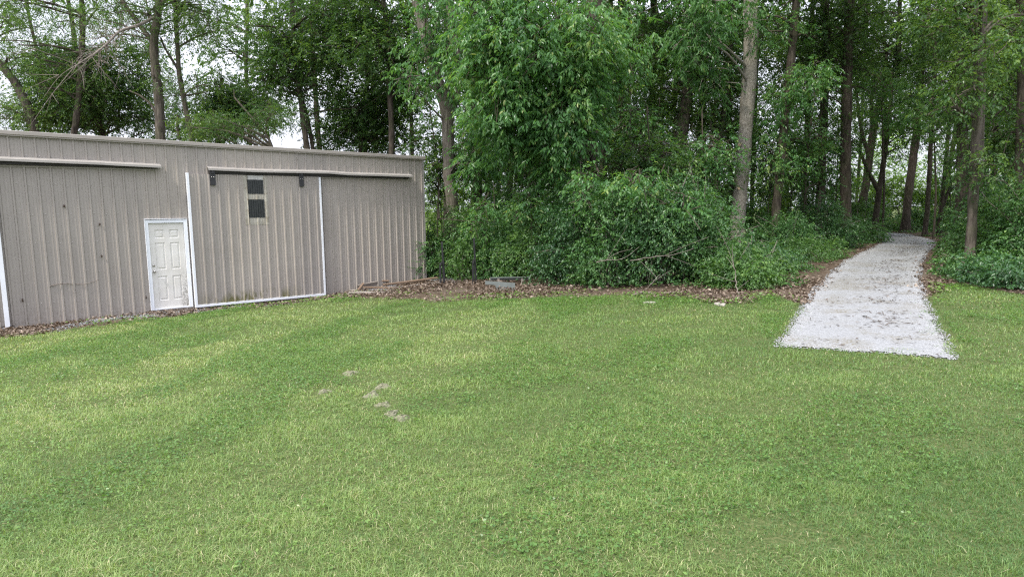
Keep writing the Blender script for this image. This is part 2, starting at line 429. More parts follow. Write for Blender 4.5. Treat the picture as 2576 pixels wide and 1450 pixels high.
mb = MB(); ribbed(mb, SL, SR, -.9, 3.3, 0); o = mb.build('back_wall', M['siding'], shed); o.location = (SL + SR, DEP, 0); o.rotation_euler.z = math.pi
# roof sheet and fascia
mb = MB()
vs = [(SL - .05, -.05, top_z(SL) - .03), (SR + .03, -.05, top_z(SR) - .03), (SR + .03, DEP + .1, 3.30), (SL - .05, DEP + .1, 3.38)]
mb.add(vs + [(x, y, z - .06) for x, y, z in vs], [(0, 1, 2, 3), (7, 6, 5, 4), (0, 4, 5, 1), (1, 5, 6, 2), (2, 6, 7, 3), (3, 7, 4, 0)])
mb.build('roof', M['roof'], shed)
mb = MB()
prof = [(-.03, 0.0), (-.085, -.012), (-.085, -.085), (-.062, -.092), (-.062, -.118), (-.032, -.122)]
joints = [SL, -5.2, -1.75, 1.3, 4.4, SR + .03]
for a, b in zip(joints, joints[1:]):
    e = random.uniform(-.003, .003)
    for (y0, h0), (y1, h1) in zip(prof, prof[1:]):
        mb.add([(a, y0 + e, top_z(a) + h0), (b, y0 + e, top_z(b) + h0), (b, y1 + e, top_z(b) + h1), (a, y1 + e, top_z(a) + h1)], [(0, 3, 2, 1)])
e = SR + .03
mb.add([(e, y, top_z(e) + h) for y, h in prof] + [(e, -.03, top_z(e) - .122)], [tuple(range(7))])
mb.build('fascia', M['fascia'], shed)

# door: frame, six panel slab, knob and bolt
mb = MB()
mb.box(-.072, -.004, -.034, .06, -.315, 1.862); mb.box(.764, .832, -.034, .06, -.315, 1.862); mb.box(-.0035, .7635, -.033, .06, 1.785, 1.861)
mb.box(-.084, -.0725, -.046, -.0, -.315, 1.874); mb.box(.8325, .845, -.046, 0, -.315, 1.874); mb.box(-.0845, .8455, -.048, 0, 1.8745, 1.888)
mb.box(-.0035, .7635, -.028, .10, -.315, -.282)
fr = mb.build('door_frame', M['white_trim'], shed, .004)
mb = MB()
DX0, DX1, DZ0, DZ1, DY = .002, .758, -.278, 1.78, .006
xs_ = [DX0, .115, .325, .435, .645, DX1]; zs_ = [DZ0, -.09, .50, .66, 1.31, 1.42, 1.62, DZ1]
for i in range(5):
    for j in range(7):
        a, b, c, d = xs_[i], xs_[i + 1], zs_[j], zs_[j + 1]
        if i in (1, 3) and j in (1, 3, 5):
            q = [(a, c), (b, c), (b, d), (a, d)]
            def ring(k, y): return [(x + (k if x == a else -k), y, z + (k if z == c else -k)) for x, z in q]
            R_ = [ring(0, DY), ring(.012, DY + .013), ring(.030, DY + .013), ring(.048, DY + .002)]
            vs = sum(R_, []); fs = [(4 * r + t, 4 * r + (t + 1) % 4, 4 * r + 4 + (t + 1) % 4, 4 * r + 4 + t) for r in range(3) for t in range(4)] + [(12, 13, 14, 15)]
            mb.add(vs, fs)
        else: mb.add([(a, DY, c), (b, DY, c), (b, DY, d), (a, DY, d)], [(0, 1, 2, 3)])
mb.box(DX0, DX1, DY + .02, DY + .045, DZ0, DZ1)
door = mb.build('door', M['door'], shed)
mb = MB(); mb.lathe((.058, DY, .62), (0, -1, 0), [(.032, 0), (.032, .006), (.012, .012), (.012, .032), (.026, .040), (.030, .054), (.022, .066), (.004, .068)], 16)
mb.build('door_knob', M['knob'], door, smooth=True)
mb = MB(); mb.lathe((.052, DY, .765), (0, -1, 0), [(.030, 0), (.030, .008), (.020, .018), (.006, .019)], 16)
mb.build('deadbolt', M['knob'], door, smooth=True)

# sliding doors
def sliding_door(s0, s1, z0, z1, tw, right_only=False):
    y = -.085
    mb = MB()
    if right_only: ribbed(mb, s0, s1 - tw, z0 + .06, z1, y); screws(mb, s0, s1 - .1, (.05, .72, 1.38, 2.02, 2.8), y)
    else:
        wa, wb = 2.225, 2.825
        ribbed(mb, s0 + tw, wa, z0 + .06, z1, y); ribbed(mb, wb, s1 - tw, z0 + .06, z1, y); ribbed(mb, wa, wb, z0 + .06, 1.715, y)
        screws(mb, s0 + .1, s1 - .1, (.12, .80, 1.46, 2.2, 2.93), y, lambda s, z: 2.15 < s < 2.9 and z > 1.65)
    mb.box(s0 + .01, s1 - .01, y + .012, y + .055, z0 + .01, z1 - .004)
    d = mb.build('sliding_door', [M['siding_door'] if not right_only else M['siding'], M['screw']], shed)
    d['label'] = 'sliding door with white edging and a narrow window' if not right_only else 'sliding door panel cut off by the picture edge'
    mb = MB(); mb.box(s1 - tw, s1, y - .026, y + .06, z0 + .0625, z1 - .01)
    if not right_only: mb.box(s0, s0 + tw * 1.15, y - .026, y + .06, z0 + .0625, z1 + .02)
    mb.box(s0, s1, y - .028, y + .06, z0, z0 + .06)
    mb.build('edge_trim', M['white_trim'], d, .003)
    return d
d1 = sliding_door(.885, 4.285, -.335, 2.972, .052)
d2 = sliding_door(-7.2, -2.775, -.435, 3.12, .085, True)
for s in (1.485, 3.735):
    mb = MB(); mb.box(s - .062, s + .062, -.135, -.112, 2.70, 3.06); mb.box(s - .03, s + .03, -.16, -.03, 2.985, 3.09)
    for q in (-.028, .028): mb.lathe((s + q, -.135, 2.90), (0, -1, 0), [(.012, 0), (.012, .006), (.005, .009)], 6, 1)
    mb.build('hanger_bracket', [M['black'], M['knob']], d1, .003)
wa, wb, y = 2.225, 2.825, -.089
mb = MB()
ribbed(mb, wa, 2.32, 1.69, 2.967, y); ribbed(mb, 2.72, wb, 1.69, 2.967, y)
ribbed(mb, 2.32, 2.72, 1.69, 1.875, y); ribbed(mb, 2.32, 2.72, 2.35, 2.49, y)
ribbed(mb, 2.32, 2.72, 2.86, 2.967, y, 1)
mb.build('window_frame', [M['frp'], plain('pale_lintel_strip', (.48, .47, .45), .5)], d1)
for a, b in ((1.875, 2.35), (2.49, 2.86)):
    mb = MB(); cs = [2.32 + .4 * i / 56 for i in range(57)]; cy = [y + .004 - .016 * max(0, math.cos((q - 2.32) * 2 * math.pi / .0571)) for q in cs]
    mb.add([(q, e, a) for q, e in zip(cs, cy)] + [(q, e, b) for q, e in zip(cs, cy)], [(i, i + 1, 58 + i, 57 + i) for i in range(56)])
    mb.build('window_pane', M['pane'], d1, smooth=True)

# covers over the door tracks and the rails under them
def cover(pts, name):
    prof = [(-.002, .0), (-.115, -.035), (-.175, -.060), (-.178, -.108), (-.166, -.108), (-.163, -.068), (-.11, -.045), (-.002, -.012)]
    mb = MB(); n = len(prof)
    vs = [(s, y, z + h + (0 if i == 0 else 0)) for s, z in pts for i, (y, h) in enumerate(prof)]
    fs = [(k * n + i, k * n + (i + 1) % n, (k + 1) * n + (i + 1) % n, (k + 1) * n + i) for k in range(len(pts) - 1) for i in range(n)]
    fs += [tuple(range(n))[::-1], tuple((len(pts) - 1) * n + i for i in range(n))]
    mb.add(vs, fs); return mb.build(name, M['cover'], shed)
cover([(-7.5, 3.27), (-2.6, 3.245), (-.8, 3.225), (-.795, 3.222), (.35, 3.195)], 'track_cover')
cover([(1.385, 3.175), (2.6, 3.155), (4.45, 3.172), (5.05, 3.145), (5.055, 3.142), (6.2, 3.142), (7.165, 3.135)], 'track_cover')
mb = MB(); mb.box(-7.45, .29, -.105, -.024, 3.075, 3.16); mb.build('door_rail', M['darkgap'], shed)
mb = MB(); mb.box(1.42, 4.28, -.105, -.024, 2.99, 3.10); mb.box(4.281, 7.08, -.105, -.024, 2.985, 3.07); mb.build('door_rail', M['darkgap'], shed)
mb = MB(); mb.box(4.32, 7.0, -.034, -.022, 2.94, 2.965); mb.build('head_trim', M['fascia'], shed)
mb = MB(); mb.box(-2.7, .3, -.034, -.022, 3.03, 3.06); mb.build('head_trim', M['fascia'], shed)
# ------------------------------------------------------------------ ground layout
def W2(lst): return np.array([tuple(gp(*q))[:2] for q in lst])
PATH_L = W2([(1946, 872), (1977, 833), (2004, 784), (2032, 740), (2084, 690), (2122, 657), (2166, 635), (2219, 610), (2221, 600)])
PATH_R = W2([(2401, 905), (2384, 850), (2359, 808), (2331, 753), (2318, 701), (2318, 663), (2334, 632), (2357, 613), (2348, 604), (2293, 590)])
_pe = np.array(gp(2210, 583))[:2]
PATH = np.concatenate([PATH_L, [[15.5, 34.5], [12, 38.5], [13.5, 41]], [_pe + np.array([-3, 1.2])], [_pe], PATH_R[::-1]])
EDGE_A = W2([(-420, 905), (-150, 868), (0, 846), (120, 834), (250, 815), (400, 802), (480, 790), (620, 773), (760, 761), (900, 747), (1080, 754), (1300, 749), (1500, 744), (1700, 746), (1800, 759), (1900, 752), (1990, 748), (2010, 765)])
EDGE_B = W2([(2330, 752), (2375, 720), (2450, 716), (2575, 745), (2800, 790), (3200, 840)])
def inside(poly, x, y):
    c = np.zeros(len(x), bool); n = len(poly)
    for i in range(n):
        x0, y0 = poly[i]; x1, y1 = poly[(i + 1) % n]
        if y0 == y1: continue
        k = ((y0 > y) != (y1 > y)) & (x < (x1 - x0) * (y - y0) / (y1 - y0) + x0)
        c ^= k
    return c
def poly_dist(poly, x, y):
    d = np.full(len(x), 1e9); n = len(poly)
    for i in range(n):
        a = poly[i]; b = poly[(i + 1) % n]; ab = b - a
        t = np.clip(((x - a[0]) * ab[0] + (y - a[1]) * ab[1]) / (ab @ ab + 1e-9), 0, 1)
        d = np.minimum(d, np.hypot(x - a[0] - t * ab[0], y - a[1] - t * ab[1]))
    return d
def path_sd(x, y):                           # signed distance: negative inside the gravel
    d = poly_dist(PATH, x, y); return np.where(inside(PATH, x, y), -d, d)
def sines(x, y, seed, f):                    # smooth field about -1..1 for patchiness
    r = np.random.default_rng(seed); o = np.zeros_like(x)
    for k in range(7):
        a = r.uniform(0, 6.3); q = f * r.uniform(.5, 2.2)
        o += np.sin(x * math.cos(a) * q + y * math.sin(a) * q + r.uniform(0, 6.3)) / 2.6
    return o
def lawn_sd(x, y):                           # positive on the lawn, metres from its ragged far edge
    ea = np.interp(x, EDGE_A[:, 0], EDGE_A[:, 1]); eb = np.interp(x, EDGE_B[:, 0], EDGE_B[:, 1])
    mid = np.interp(y, PATH_L[:4, 1], PATH_L[:4, 0])
    e = np.where(x < mid + .8, ea, eb)
    return e - y + .22 * sines(x, y, 4, 2.2)


xs = np.concatenate([[-900, -400, -200, -100, -60, -40, -28], np.arange(-20, 34, .22), [40, 50, 65, 100, 200, 400, 900]])
ys = np.concatenate([[-300, -100, -40, -15], np.arange(-4, 46, .22), [52, 60, 80, 120, 250, 500, 1500]])
gx, gy = np.meshgrid(xs, ys); fx, fy = gx.ravel(), gy.ravel()
nx, ny = len(xs), len(ys)
ii = (np.arange(ny - 1)[:, None] * nx + np.arange(nx - 1)[None]).ravel()
gm = build_mesh('ground', np.stack([fx, fy, gz(fx, fy)], 1), [np.stack([ii, ii + 1, ii + nx + 1, ii + nx], 1)], [], smooth=True)
def ground_mat():
    m, nt, b = new_mat('lawn_soil_and_forest_floor')
    a = N(nt, 'ShaderNodeAttribute', attribute_name='litter'); o = coord(nt)
    n1 = noise(nt, 9, 6, .7, o); n2 = noise(nt, 45, 4, .6, o); n3 = noise(nt, .8, 4, .6, o)
    lawn = ramp(nt, n2, [(.3, (.032, .050, .016)), (.5, (.072, .092, .032)), (.75, (.14, .135, .065))])
    lit = ramp(nt, n1, [(.3, (.035, .025, .018)), (.5, (.085, .062, .044)), (.7, (.155, .12, .09))])
    lit = mixc(nt, ramp(nt, n3, [(.5, (0, 0, 0)), (.65, (.5, .5, .5))]), lit, (.14, .118, .095))
    f = maths(nt, 'ADD', a.outputs['Fac'], maths(nt, 'MULTIPLY', maths(nt, 'SUBTRACT', n1, .5), .9))
    L(nt, mixc(nt, ramp(nt, f, [(.42, (0, 0, 0)), (.58, (1, 1, 1))]), lawn, lit), b.inputs['Base Color'])
    b.inputs['Roughness'].default_value = .95; b.inputs['Specular IOR Level'].default_value = .1
    bump(nt, b, n1, .6, .03)
    return m
gm.materials.append(ground_mat())
at_ = gm.attributes.new('litter', 'FLOAT', 'POINT')
at_.data.foreach_set('value', np.clip(.5 - lawn_sd(fx, fy) * 1.4, 0, 1) * (fy < 45.5).astype(np.float32))
tag(link('ground', gm), kind='structure')


# gravel path: a sheet a few millimetres above the ground, with a ragged edge
def gravel_mat():
    m, nt, b = new_mat('white_limestone_gravel')
    o = coord(nt)
    v = N(nt, 'ShaderNodeTexVoronoi'); v.inputs['Scale'].default_value = 34; L(nt, o, v.inputs['Vector'])
    c = mixc(nt, .75, ramp(nt, v.outputs['Color'], [(.2, (.14, .142, .145)), (.5, (.275, .282, .292)), (.8, (.38, .387, .398))]), (.258, .263, .270))
    g = noise(nt, .9, 5, .65, o); d = noise(nt, 30, 4, .7, o)
    c = mixc(nt, maths(nt, 'MULTIPLY', ramp(nt, g, [(.47, (0, 0, 0)), (.62, (1, 1, 1))]), ramp(nt, d, [(.42, (0, 0, 0)), (.58, (.85, .85, .85))])), c, (.15, .13, .085))
    L(nt, c, b.inputs['Base Color']); b.inputs['Roughness'].default_value = .9; b.inputs['Specular IOR Level'].default_value = .2
    bump(nt, b, v.outputs['Distance'], .9, .02)
    return m
M['gravel'] = gravel_mat()
px_ = np.arange(2, 25, .06); py_ = np.arange(6.5, 43, .06)
pgx, pgy = np.meshgrid(px_, py_); qx, qy = pgx.ravel(), pgy.ravel()
sdv = path_sd(qx, qy) + .025 * sines(qx, qy, 9, 7) + .03
ok = (sdv < 0).reshape(pgx.shape)
cell = ok[:-1, :-1] & ok[1:, :-1] & ok[:-1, 1:] & ok[1:, 1:]
ci_, cj_ = np.nonzero(cell); base = ci_ * len(px_) + cj_
used, inv = np.unique(np.stack([base, base + 1, base + len(px_) + 1, base + len(px_)], 1), return_inverse=True)
PV = np.stack([qx[used], qy[used], gz(qx[used], qy[used]) + .012 + .02 * np.clip(-sdv[used], 0, .5)], 1)
tag(link('path', build_mesh('path', PV, [inv.reshape(-1, 4)], [M['gravel']], smooth=True)), kind='structure')


def pebbles(name, X, Y, size, mats, lift=0.0, tint=None):
    n = len(X); r = size[:, None, None]
    octv = np.array([[1, 0, 0], [0, 1, 0], [-1, 0, 0], [0, -1, 0], [0, 0, .7], [0, 0, -.5]], float)
    V = octv[None] * r * RNG.uniform(.55, 1.25, (n, 6, 1)); a = RNG.uniform(0, 6.3, n); c, s = np.cos(a), np.sin(a)
    V = np.stack([V[..., 0] * c[:, None] - V[..., 1] * s[:, None], V[..., 0] * s[:, None] + V[..., 1] * c[:, None], V[..., 2]], -1)
    V += np.stack([X, Y, gz(X, Y) + lift], 1)[:, None]
    b = np.arange(n)[:, None] * 6
    tri = np.concatenate([b + np.array([t]) for t in ((0, 1, 4), (1, 2, 4), (2, 3, 4), (3, 0, 4), (1, 0, 5), (2, 1, 5), (3, 2, 5), (0, 3, 5))])
    return link(name, build_mesh(name, V.reshape(-1, 3), [tri], mats, [np.tile(tint if tint is not None else np.zeros(n), 8)]))
def stone_mat():
    m, nt, b = new_mat('loose_limestone')
    a = N(nt, 'ShaderNodeAttribute', attribute_name='tint')
    L(nt, ramp(nt, a.outputs['Fac'], [(0, (.085, .082, .076)), (.35, (.205, .207, .21)), (1, (.365, .37, .378))]), b.inputs['Base Color'])
    b.inputs['Roughness'].default_value = .9; b.inputs['Specular IOR Level'].default_value = .2
    return m
M['loose'] = stone_mat()
n_ = 130000
X = RNG.uniform(2.5, 24, n_ * 4); Y = 7 + 33 * RNG.beta(1.0, 2.2, n_ * 4)
k = path_sd(X, Y) + .025 * sines(X, Y, 9, 7) + RNG.exponential(.04, len(X)) < .035
X, Y = X[k][:n_], Y[k][:n_]
tn = np.clip(RNG.beta(3, 1.6, len(X)), 0, 1)
g2 = pebbles('loose_gravel', X, Y, RNG.uniform(.006, .0135, len(X)) * (1 + Y * .02), [M['loose']], .012, tn)
tag(g2, 'loose white limestone gravel spread over the woodland path', 'gravel', kind='stuff')

# ------------------------------------------------------------------ lawn grass, clover, weeds and fallen leaves
BARE = [(880, 940, .22, .13), (815, 985, .16, .12), (962, 972, .17, .14), (935, 992, .16, .22), (965, 1018, .18, .12), (985, 1040, .14, .16), (1010, 1053, .17, .10), (855, 990, .10, .08), (1940, 1262, .10, .05), (805, 1000, .1, .06)]
BARE = [(np.array(gp(x, y))[:2], a, b) for x, y, a, b in BARE]
def bare(x, y):
    v = np.zeros(len(x))
    for c, a, b in BARE: v = np.maximum(v, 1.25 - np.hypot((x - c[0]) / a, (y - c[1]) / (b * 1.6)) + .25 * sines(x, y, 31, 18))
    return v
def scatter(n, y0, y1, margin=.6):
    """points spread evenly over the part of the lawn strip y0..y1 that the camera side can see"""
    y = np.sqrt(RNG.uniform(y0 ** 2, y1 ** 2, n)); x = RNG.uniform(-1, 1, n) * (y * .84 + margin)
    return x, y
TUFT = np.array(gp(2262, 886))[:2]
bands = [(2.9, 4.6, 115000, .0030, .050), (4.6, 7.0, 130000, .0037, .050), (7.0, 10.5, 130000, .0055, .052), (10.5, 14.5, 110000, .0080, .056), (14.5, 21, 80000, .011, .062)]
GX, GY, GW, GH = [], [], [], []
for a, b, n, wd, h in bands:
    x, y = scatter(n, a, b)
    e = lawn_sd(x, y); p = path_sd(x, y) + .10 * sines(x, y, 9, 6)
    keep = (np.clip(e / .7 + .35, 0, 1) > RNG.random(n)) & (p > -RNG.exponential(.06, n)) & (bare(x, y) < RNG.uniform(.2, 1.3, n))
    keep |= np.hypot((x - TUFT[0]) / .34, (y - TUFT[1]) / .20) < RNG.uniform(.3, 1, n)
    keep &= RNG.random(n) < np.where(x > np.interp(y, PATH_L[:4, 1], PATH_L[:4, 0]) + .8, .75, 1)
    x, y = x[keep], y[keep]
    GX.append(x); GY.append(y); GW.append(np.full(len(x), wd)); GH.append(np.full(len(x), h))
x, y, wd, h = (np.concatenate(q) for q in (GX, GY, GW, GH)); n = len(x)
tuft = .6 * sines(x, y, 45, 21) + .5 * sines(x, y, 46, 8); patch = sines(x, y, 41, .9); fine = sines(x, y, 42, 3.2); clover = sines(x, y, 43, 1.5)
leftness = np.clip((2.5 - x) / 9, 0, 1)
straw = RNG.random(n) < np.clip(.02 + .03 * sines(x, y, 41, .9) + .03 * leftness, .005, .08)
hh = h * .78 * RNG.uniform(.4, 1.3, n) * (1 + .18 * fine + .28 * tuft); az = RNG.uniform(0, 6.283, n); lean = RNG.uniform(.3, 1.9, n)
lean = np.where(straw, RNG.uniform(1.6, 2.6, n), lean); dx, dy = np.cos(az), np.sin(az); z = gz(x, y) - .004
wv = RNG.uniform(.7, 1.3, n) * wd / 2
sx, sy = -dy * wv, dx * wv
mx, my, mz = x + dx * hh * lean * .35, y + dy * hh * lean * .35, z + hh * .62
tx, ty, tz = x + dx * hh * lean, y + dy * hh * lean, z + hh * np.maximum(1.0 - .30 * lean, .22)
V = np.stack([np.stack(q, 1) for q in ((x - sx, y - sy, z), (x + sx, y + sy, z), (mx + sx * .8, my + sy * .8, mz), (mx - sx * .8, my - sy * .8, mz), (tx, ty, tz))], 1).reshape(-1, 3)
b = np.arange(n)[:, None] * 5
tn = .37 + .075 * patch + .06 * fine + .10 * tuft + .11 * leftness - .04 + .035 * np.sin((x * .62 - y * .78) * 6.0) * (y > 4) - .15 * np.clip((x + .5) / 5, 0, 1) + RNG.normal(0, .17, n)  # tint falls towards the right: shade of the trees painted into the blades
tn = np.clip(tn, 0, .84)
tn = np.where(straw, RNG.uniform(.84, .97, n), tn)
me = build_mesh('lawn_grass', V, [b + np.array([[0, 1, 2, 3]]), b + np.array([[3, 2, 4]])], [M['grass']], [tn, tn])
tag(link('lawn_grass', me), 'short mown lawn grass with paler dry patches', 'lawn', kind='stuff')

# clover and broad weeds between the blades
def low_leaves(name, n, size, area, mats, label, cat, tint, zlo=.012, zhi=.05, ratio=.8, clump=None):
    x, y = area(n)
    n = len(x); az = RNG.uniform(0, 6.283, n)
    d = np.stack([np.cos(az), np.sin(az), RNG.uniform(-.15, .55, n)], 1)
    nr = np.array([0, 0, 1.]) + RNG.normal(size=(n, 3)) * .35
    o = np.stack([x, y, gz(x, y) + RNG.uniform(zlo, zhi, n)], 1)
    ln = size * RNG.uniform(.6, 1.3, n) * (1 + .03 * y)
    V, Fc = leaves(o, d, nr, ln, ln * ratio, .1)
    return tag(link(name, build_mesh(name, V, [Fc], mats, [np.clip(tint + RNG.normal(0, .15, n), 0, 1)])), label, cat, kind='stuff')
def clover_area(n):
    x, y = scatter(n * 4, 3, 19)
    k = (sines(x, y, 43, 1.5) + .25 * sines(x, y, 44, 5) > .12 + RNG.uniform(0, .35, len(x))) & (lawn_sd(x, y) > .1) & (path_sd(x, y) > .1) & (bare(x, y) < .2)
    return x[k][:n], y[k][:n]
low_leaves('clover_patches', 90000, .020, clover_area, [M['weed']], 'low clover growing in darker patches of the lawn', 'clover', .36)
def weed_area(n):
    m = 2600; x, y = scatter(m, 3, 16); k = (x < -.4 - .25 * (y - 4) + RNG.normal(0, 1.3, m)) & (y < 10) & (lawn_sd(x, y) > .05) & (path_sd(x, y) > .1)
    cx, cy = x[k], y[k]; i = RNG.integers(0, len(cx), n); a = RNG.normal(0, .10, (n, 2))
    return cx[i] + a[:, 0], cy[i] + a[:, 1]
low_leaves('lawn_weeds', 5500, .026, weed_area, [M['weed']], 'broad leaved light green weeds scattered over the lawn', 'weeds', .66, .015, .05, .5)
def edge_area(n):
    x, y = scatter(n * 8, 9, 20); e = lawn_sd(x, y)
    k = (np.abs(e - .05) < RNG.exponential(.35, len(x))) & (path_sd(x, y) > .05) & (sines(x, y, 47, 1.4) > -.3); return x[k][:n], y[k][:n]
low_leaves('lawn_edge_weeds', 9000, .045, edge_area, [M['weed']], 'small weeds along the ragged far edge of the lawn', 'weeds', .5, .02, .10, .6)

# brown fallen leaves on the strip between the lawn and the wood
n = 420000
x = RNG.uniform(-13, 20, n); y = RNG.uniform(9, 34, n)
e = lawn_sd(x, y); s_ = (x - SHED.x) * math.cos(SHED_RZ) + (y - SHED.y) * math.sin(SHED_RZ); q_ = -(x - SHED.x) * math.sin(SHED_RZ) + (y - SHED.y) * math.cos(SHED_RZ)
k = (e < .25) & ~((s_ < 7.7) & (q_ > -.03)) & (path_sd(x, y) > -.05 - RNG.exponential(.08, n)) & (RNG.random(n) < np.where(e > -4.2, .9, .12) * np.clip(.55 + .5 * sines(x, y, 51, 1.3), .12, 1))
x, y = x[k], y[k]; n = len(x); az = RNG.uniform(0, 6.283, n)
near_wall = np.exp(-((x + 1.2) ** 2 / 6 + (y - 17.2) ** 2 / 2.0))
o = np.stack([x, y, gz(x, y) + RNG.uniform(.004, .05, n) + RNG.uniform(0, .10, n) * near_wall], 1)
d = np.stack([np.cos(az), np.sin(az), RNG.normal(0, .35, n)], 1)
ln = RNG.uniform(.03, .095, n)
V, Fc = leaves(o, d, np.array([0, 0, 1.]) + RNG.normal(size=(n, 3)) * .5, ln, ln * RNG.uniform(.4, .8, n), .3)
tag(link('fallen_leaves', build_mesh('fallen_leaves', V, [Fc], [M['dry']], [np.clip(RNG.normal(.5, .25, n), 0, 1)])), 'brown fallen leaves along the shed wall and wood edge', 'dead leaves', kind='stuff')
# white stone chips along the wall base
n = 9000
s = RNG.uniform(-4, 8.5, n); q = -RNG.gamma(2.2, .26, n) - .05
x = SHED.x + s * math.cos(SHED_RZ) - q * math.sin(SHED_RZ); y = SHED.y + s * math.sin(SHED_RZ) + q * math.cos(SHED_RZ)
k = (lawn_sd(x, y) < .25) & (sines(x, y, 61, 1.6) > -.35); x, y = x[k], y[k]
tag(pebbles('stone_chips', x, y, RNG.uniform(.009, .028, len(x)), [M['loose']], .008, RNG.uniform(0, .7, len(x))), 'pale stone chips strewn along the foot of the shed wall', 'gravel', kind='stuff')
# twigs and leaf bits on the path
n = 13000
x = RNG.uniform(2.5, 23, n * 4); y = 7 + 32 * RNG.beta(1, 1.8, n * 4)
pc = (np.interp(y, PATH_L[:, 1], PATH_L[:, 0]) + np.interp(y, PATH_R[::1, 1], PATH_R[:, 0])) / 2
k = (path_sd(x, y) < -.05) & (RNG.random(len(x)) < .15 + .85 * np.exp(-((x - pc - .3) / .38) ** 2) * (y > 8.5)) & (sines(x, y, 71, 2.5) > -.7)
x, y = x[k][:n], y[k][:n]; n = len(x); az = RNG.normal(0, 1.0, n); ln = RNG.gamma(2.0, .035, n) + .02
o = np.stack([x, y, gz(x, y) + RNG.uniform(.03, .05, n)], 1); d = np.stack([np.cos(az), np.sin(az), RNG.normal(0, .06, n)], 1)
V, Fc = leaves(o, d, np.array([0, 0, 1.]) + RNG.normal(size=(n, 3)) * .3, ln, np.clip(ln * .15, .004, .016), .2)
tag(link('path_debris', build_mesh('path_debris', V, [Fc], [M['dry']], [np.clip(RNG.normal(.22, .25, n), 0, 1)])), 'small twigs and leaf bits littering the gravel path', 'debris', kind='stuff')
# crumbly soil heaps in the lawn
mole = [('flat pale soil scrape with a dark crack, farthest back on the lawn', 0), ('small bare soil patch left of the other lawn scrapes', 1), ('round soil heap at the top of the line of bare patches', 2),
        ('pale soil patch just left of the round heap', 3), ('bare soil patch midway down the line of scrapes', 4), ('long pale scrape near the low end of the line', 5), ('grey soil heap closest to the viewer in the line', 6)]
for lab, i in mole:
    c, a, b_ = BARE[i]; me = bpy.data.meshes.new('soil_patch'); k = 14; r = 7
    vs, fs = [], []
    for j in range(r):
        for t in range(k):
            u = j / (r - 1); th = 2 * math.pi * t / k; wob = .75 + .25 * math.sin(3 * th + i) + random.uniform(-.1, .1)
            X = c[0] + math.cos(th) * a * u * wob * .7; Y = c[1] + math.sin(th) * b_ * 1.1 * u * wob
            vs.append((X, Y, float(gz(X, Y)) + (.040 if i in (2, 6, 0) else .028) * (1 - u ** 2) + random.uniform(-.010, .010) - .012 * u ** 3))
    for j in range(r - 1):
        for t in range(k): fs.append((j * k + t, j * k + (t + 1) % k, (j + 1) * k + (t + 1) % k, (j + 1) * k + t))
    me.from_pydata(vs, [], fs); me.materials.append(M['soil'])
    tag(link('soil_patch', me), lab, 'bare soil', 'bare soil patches in the lawn')
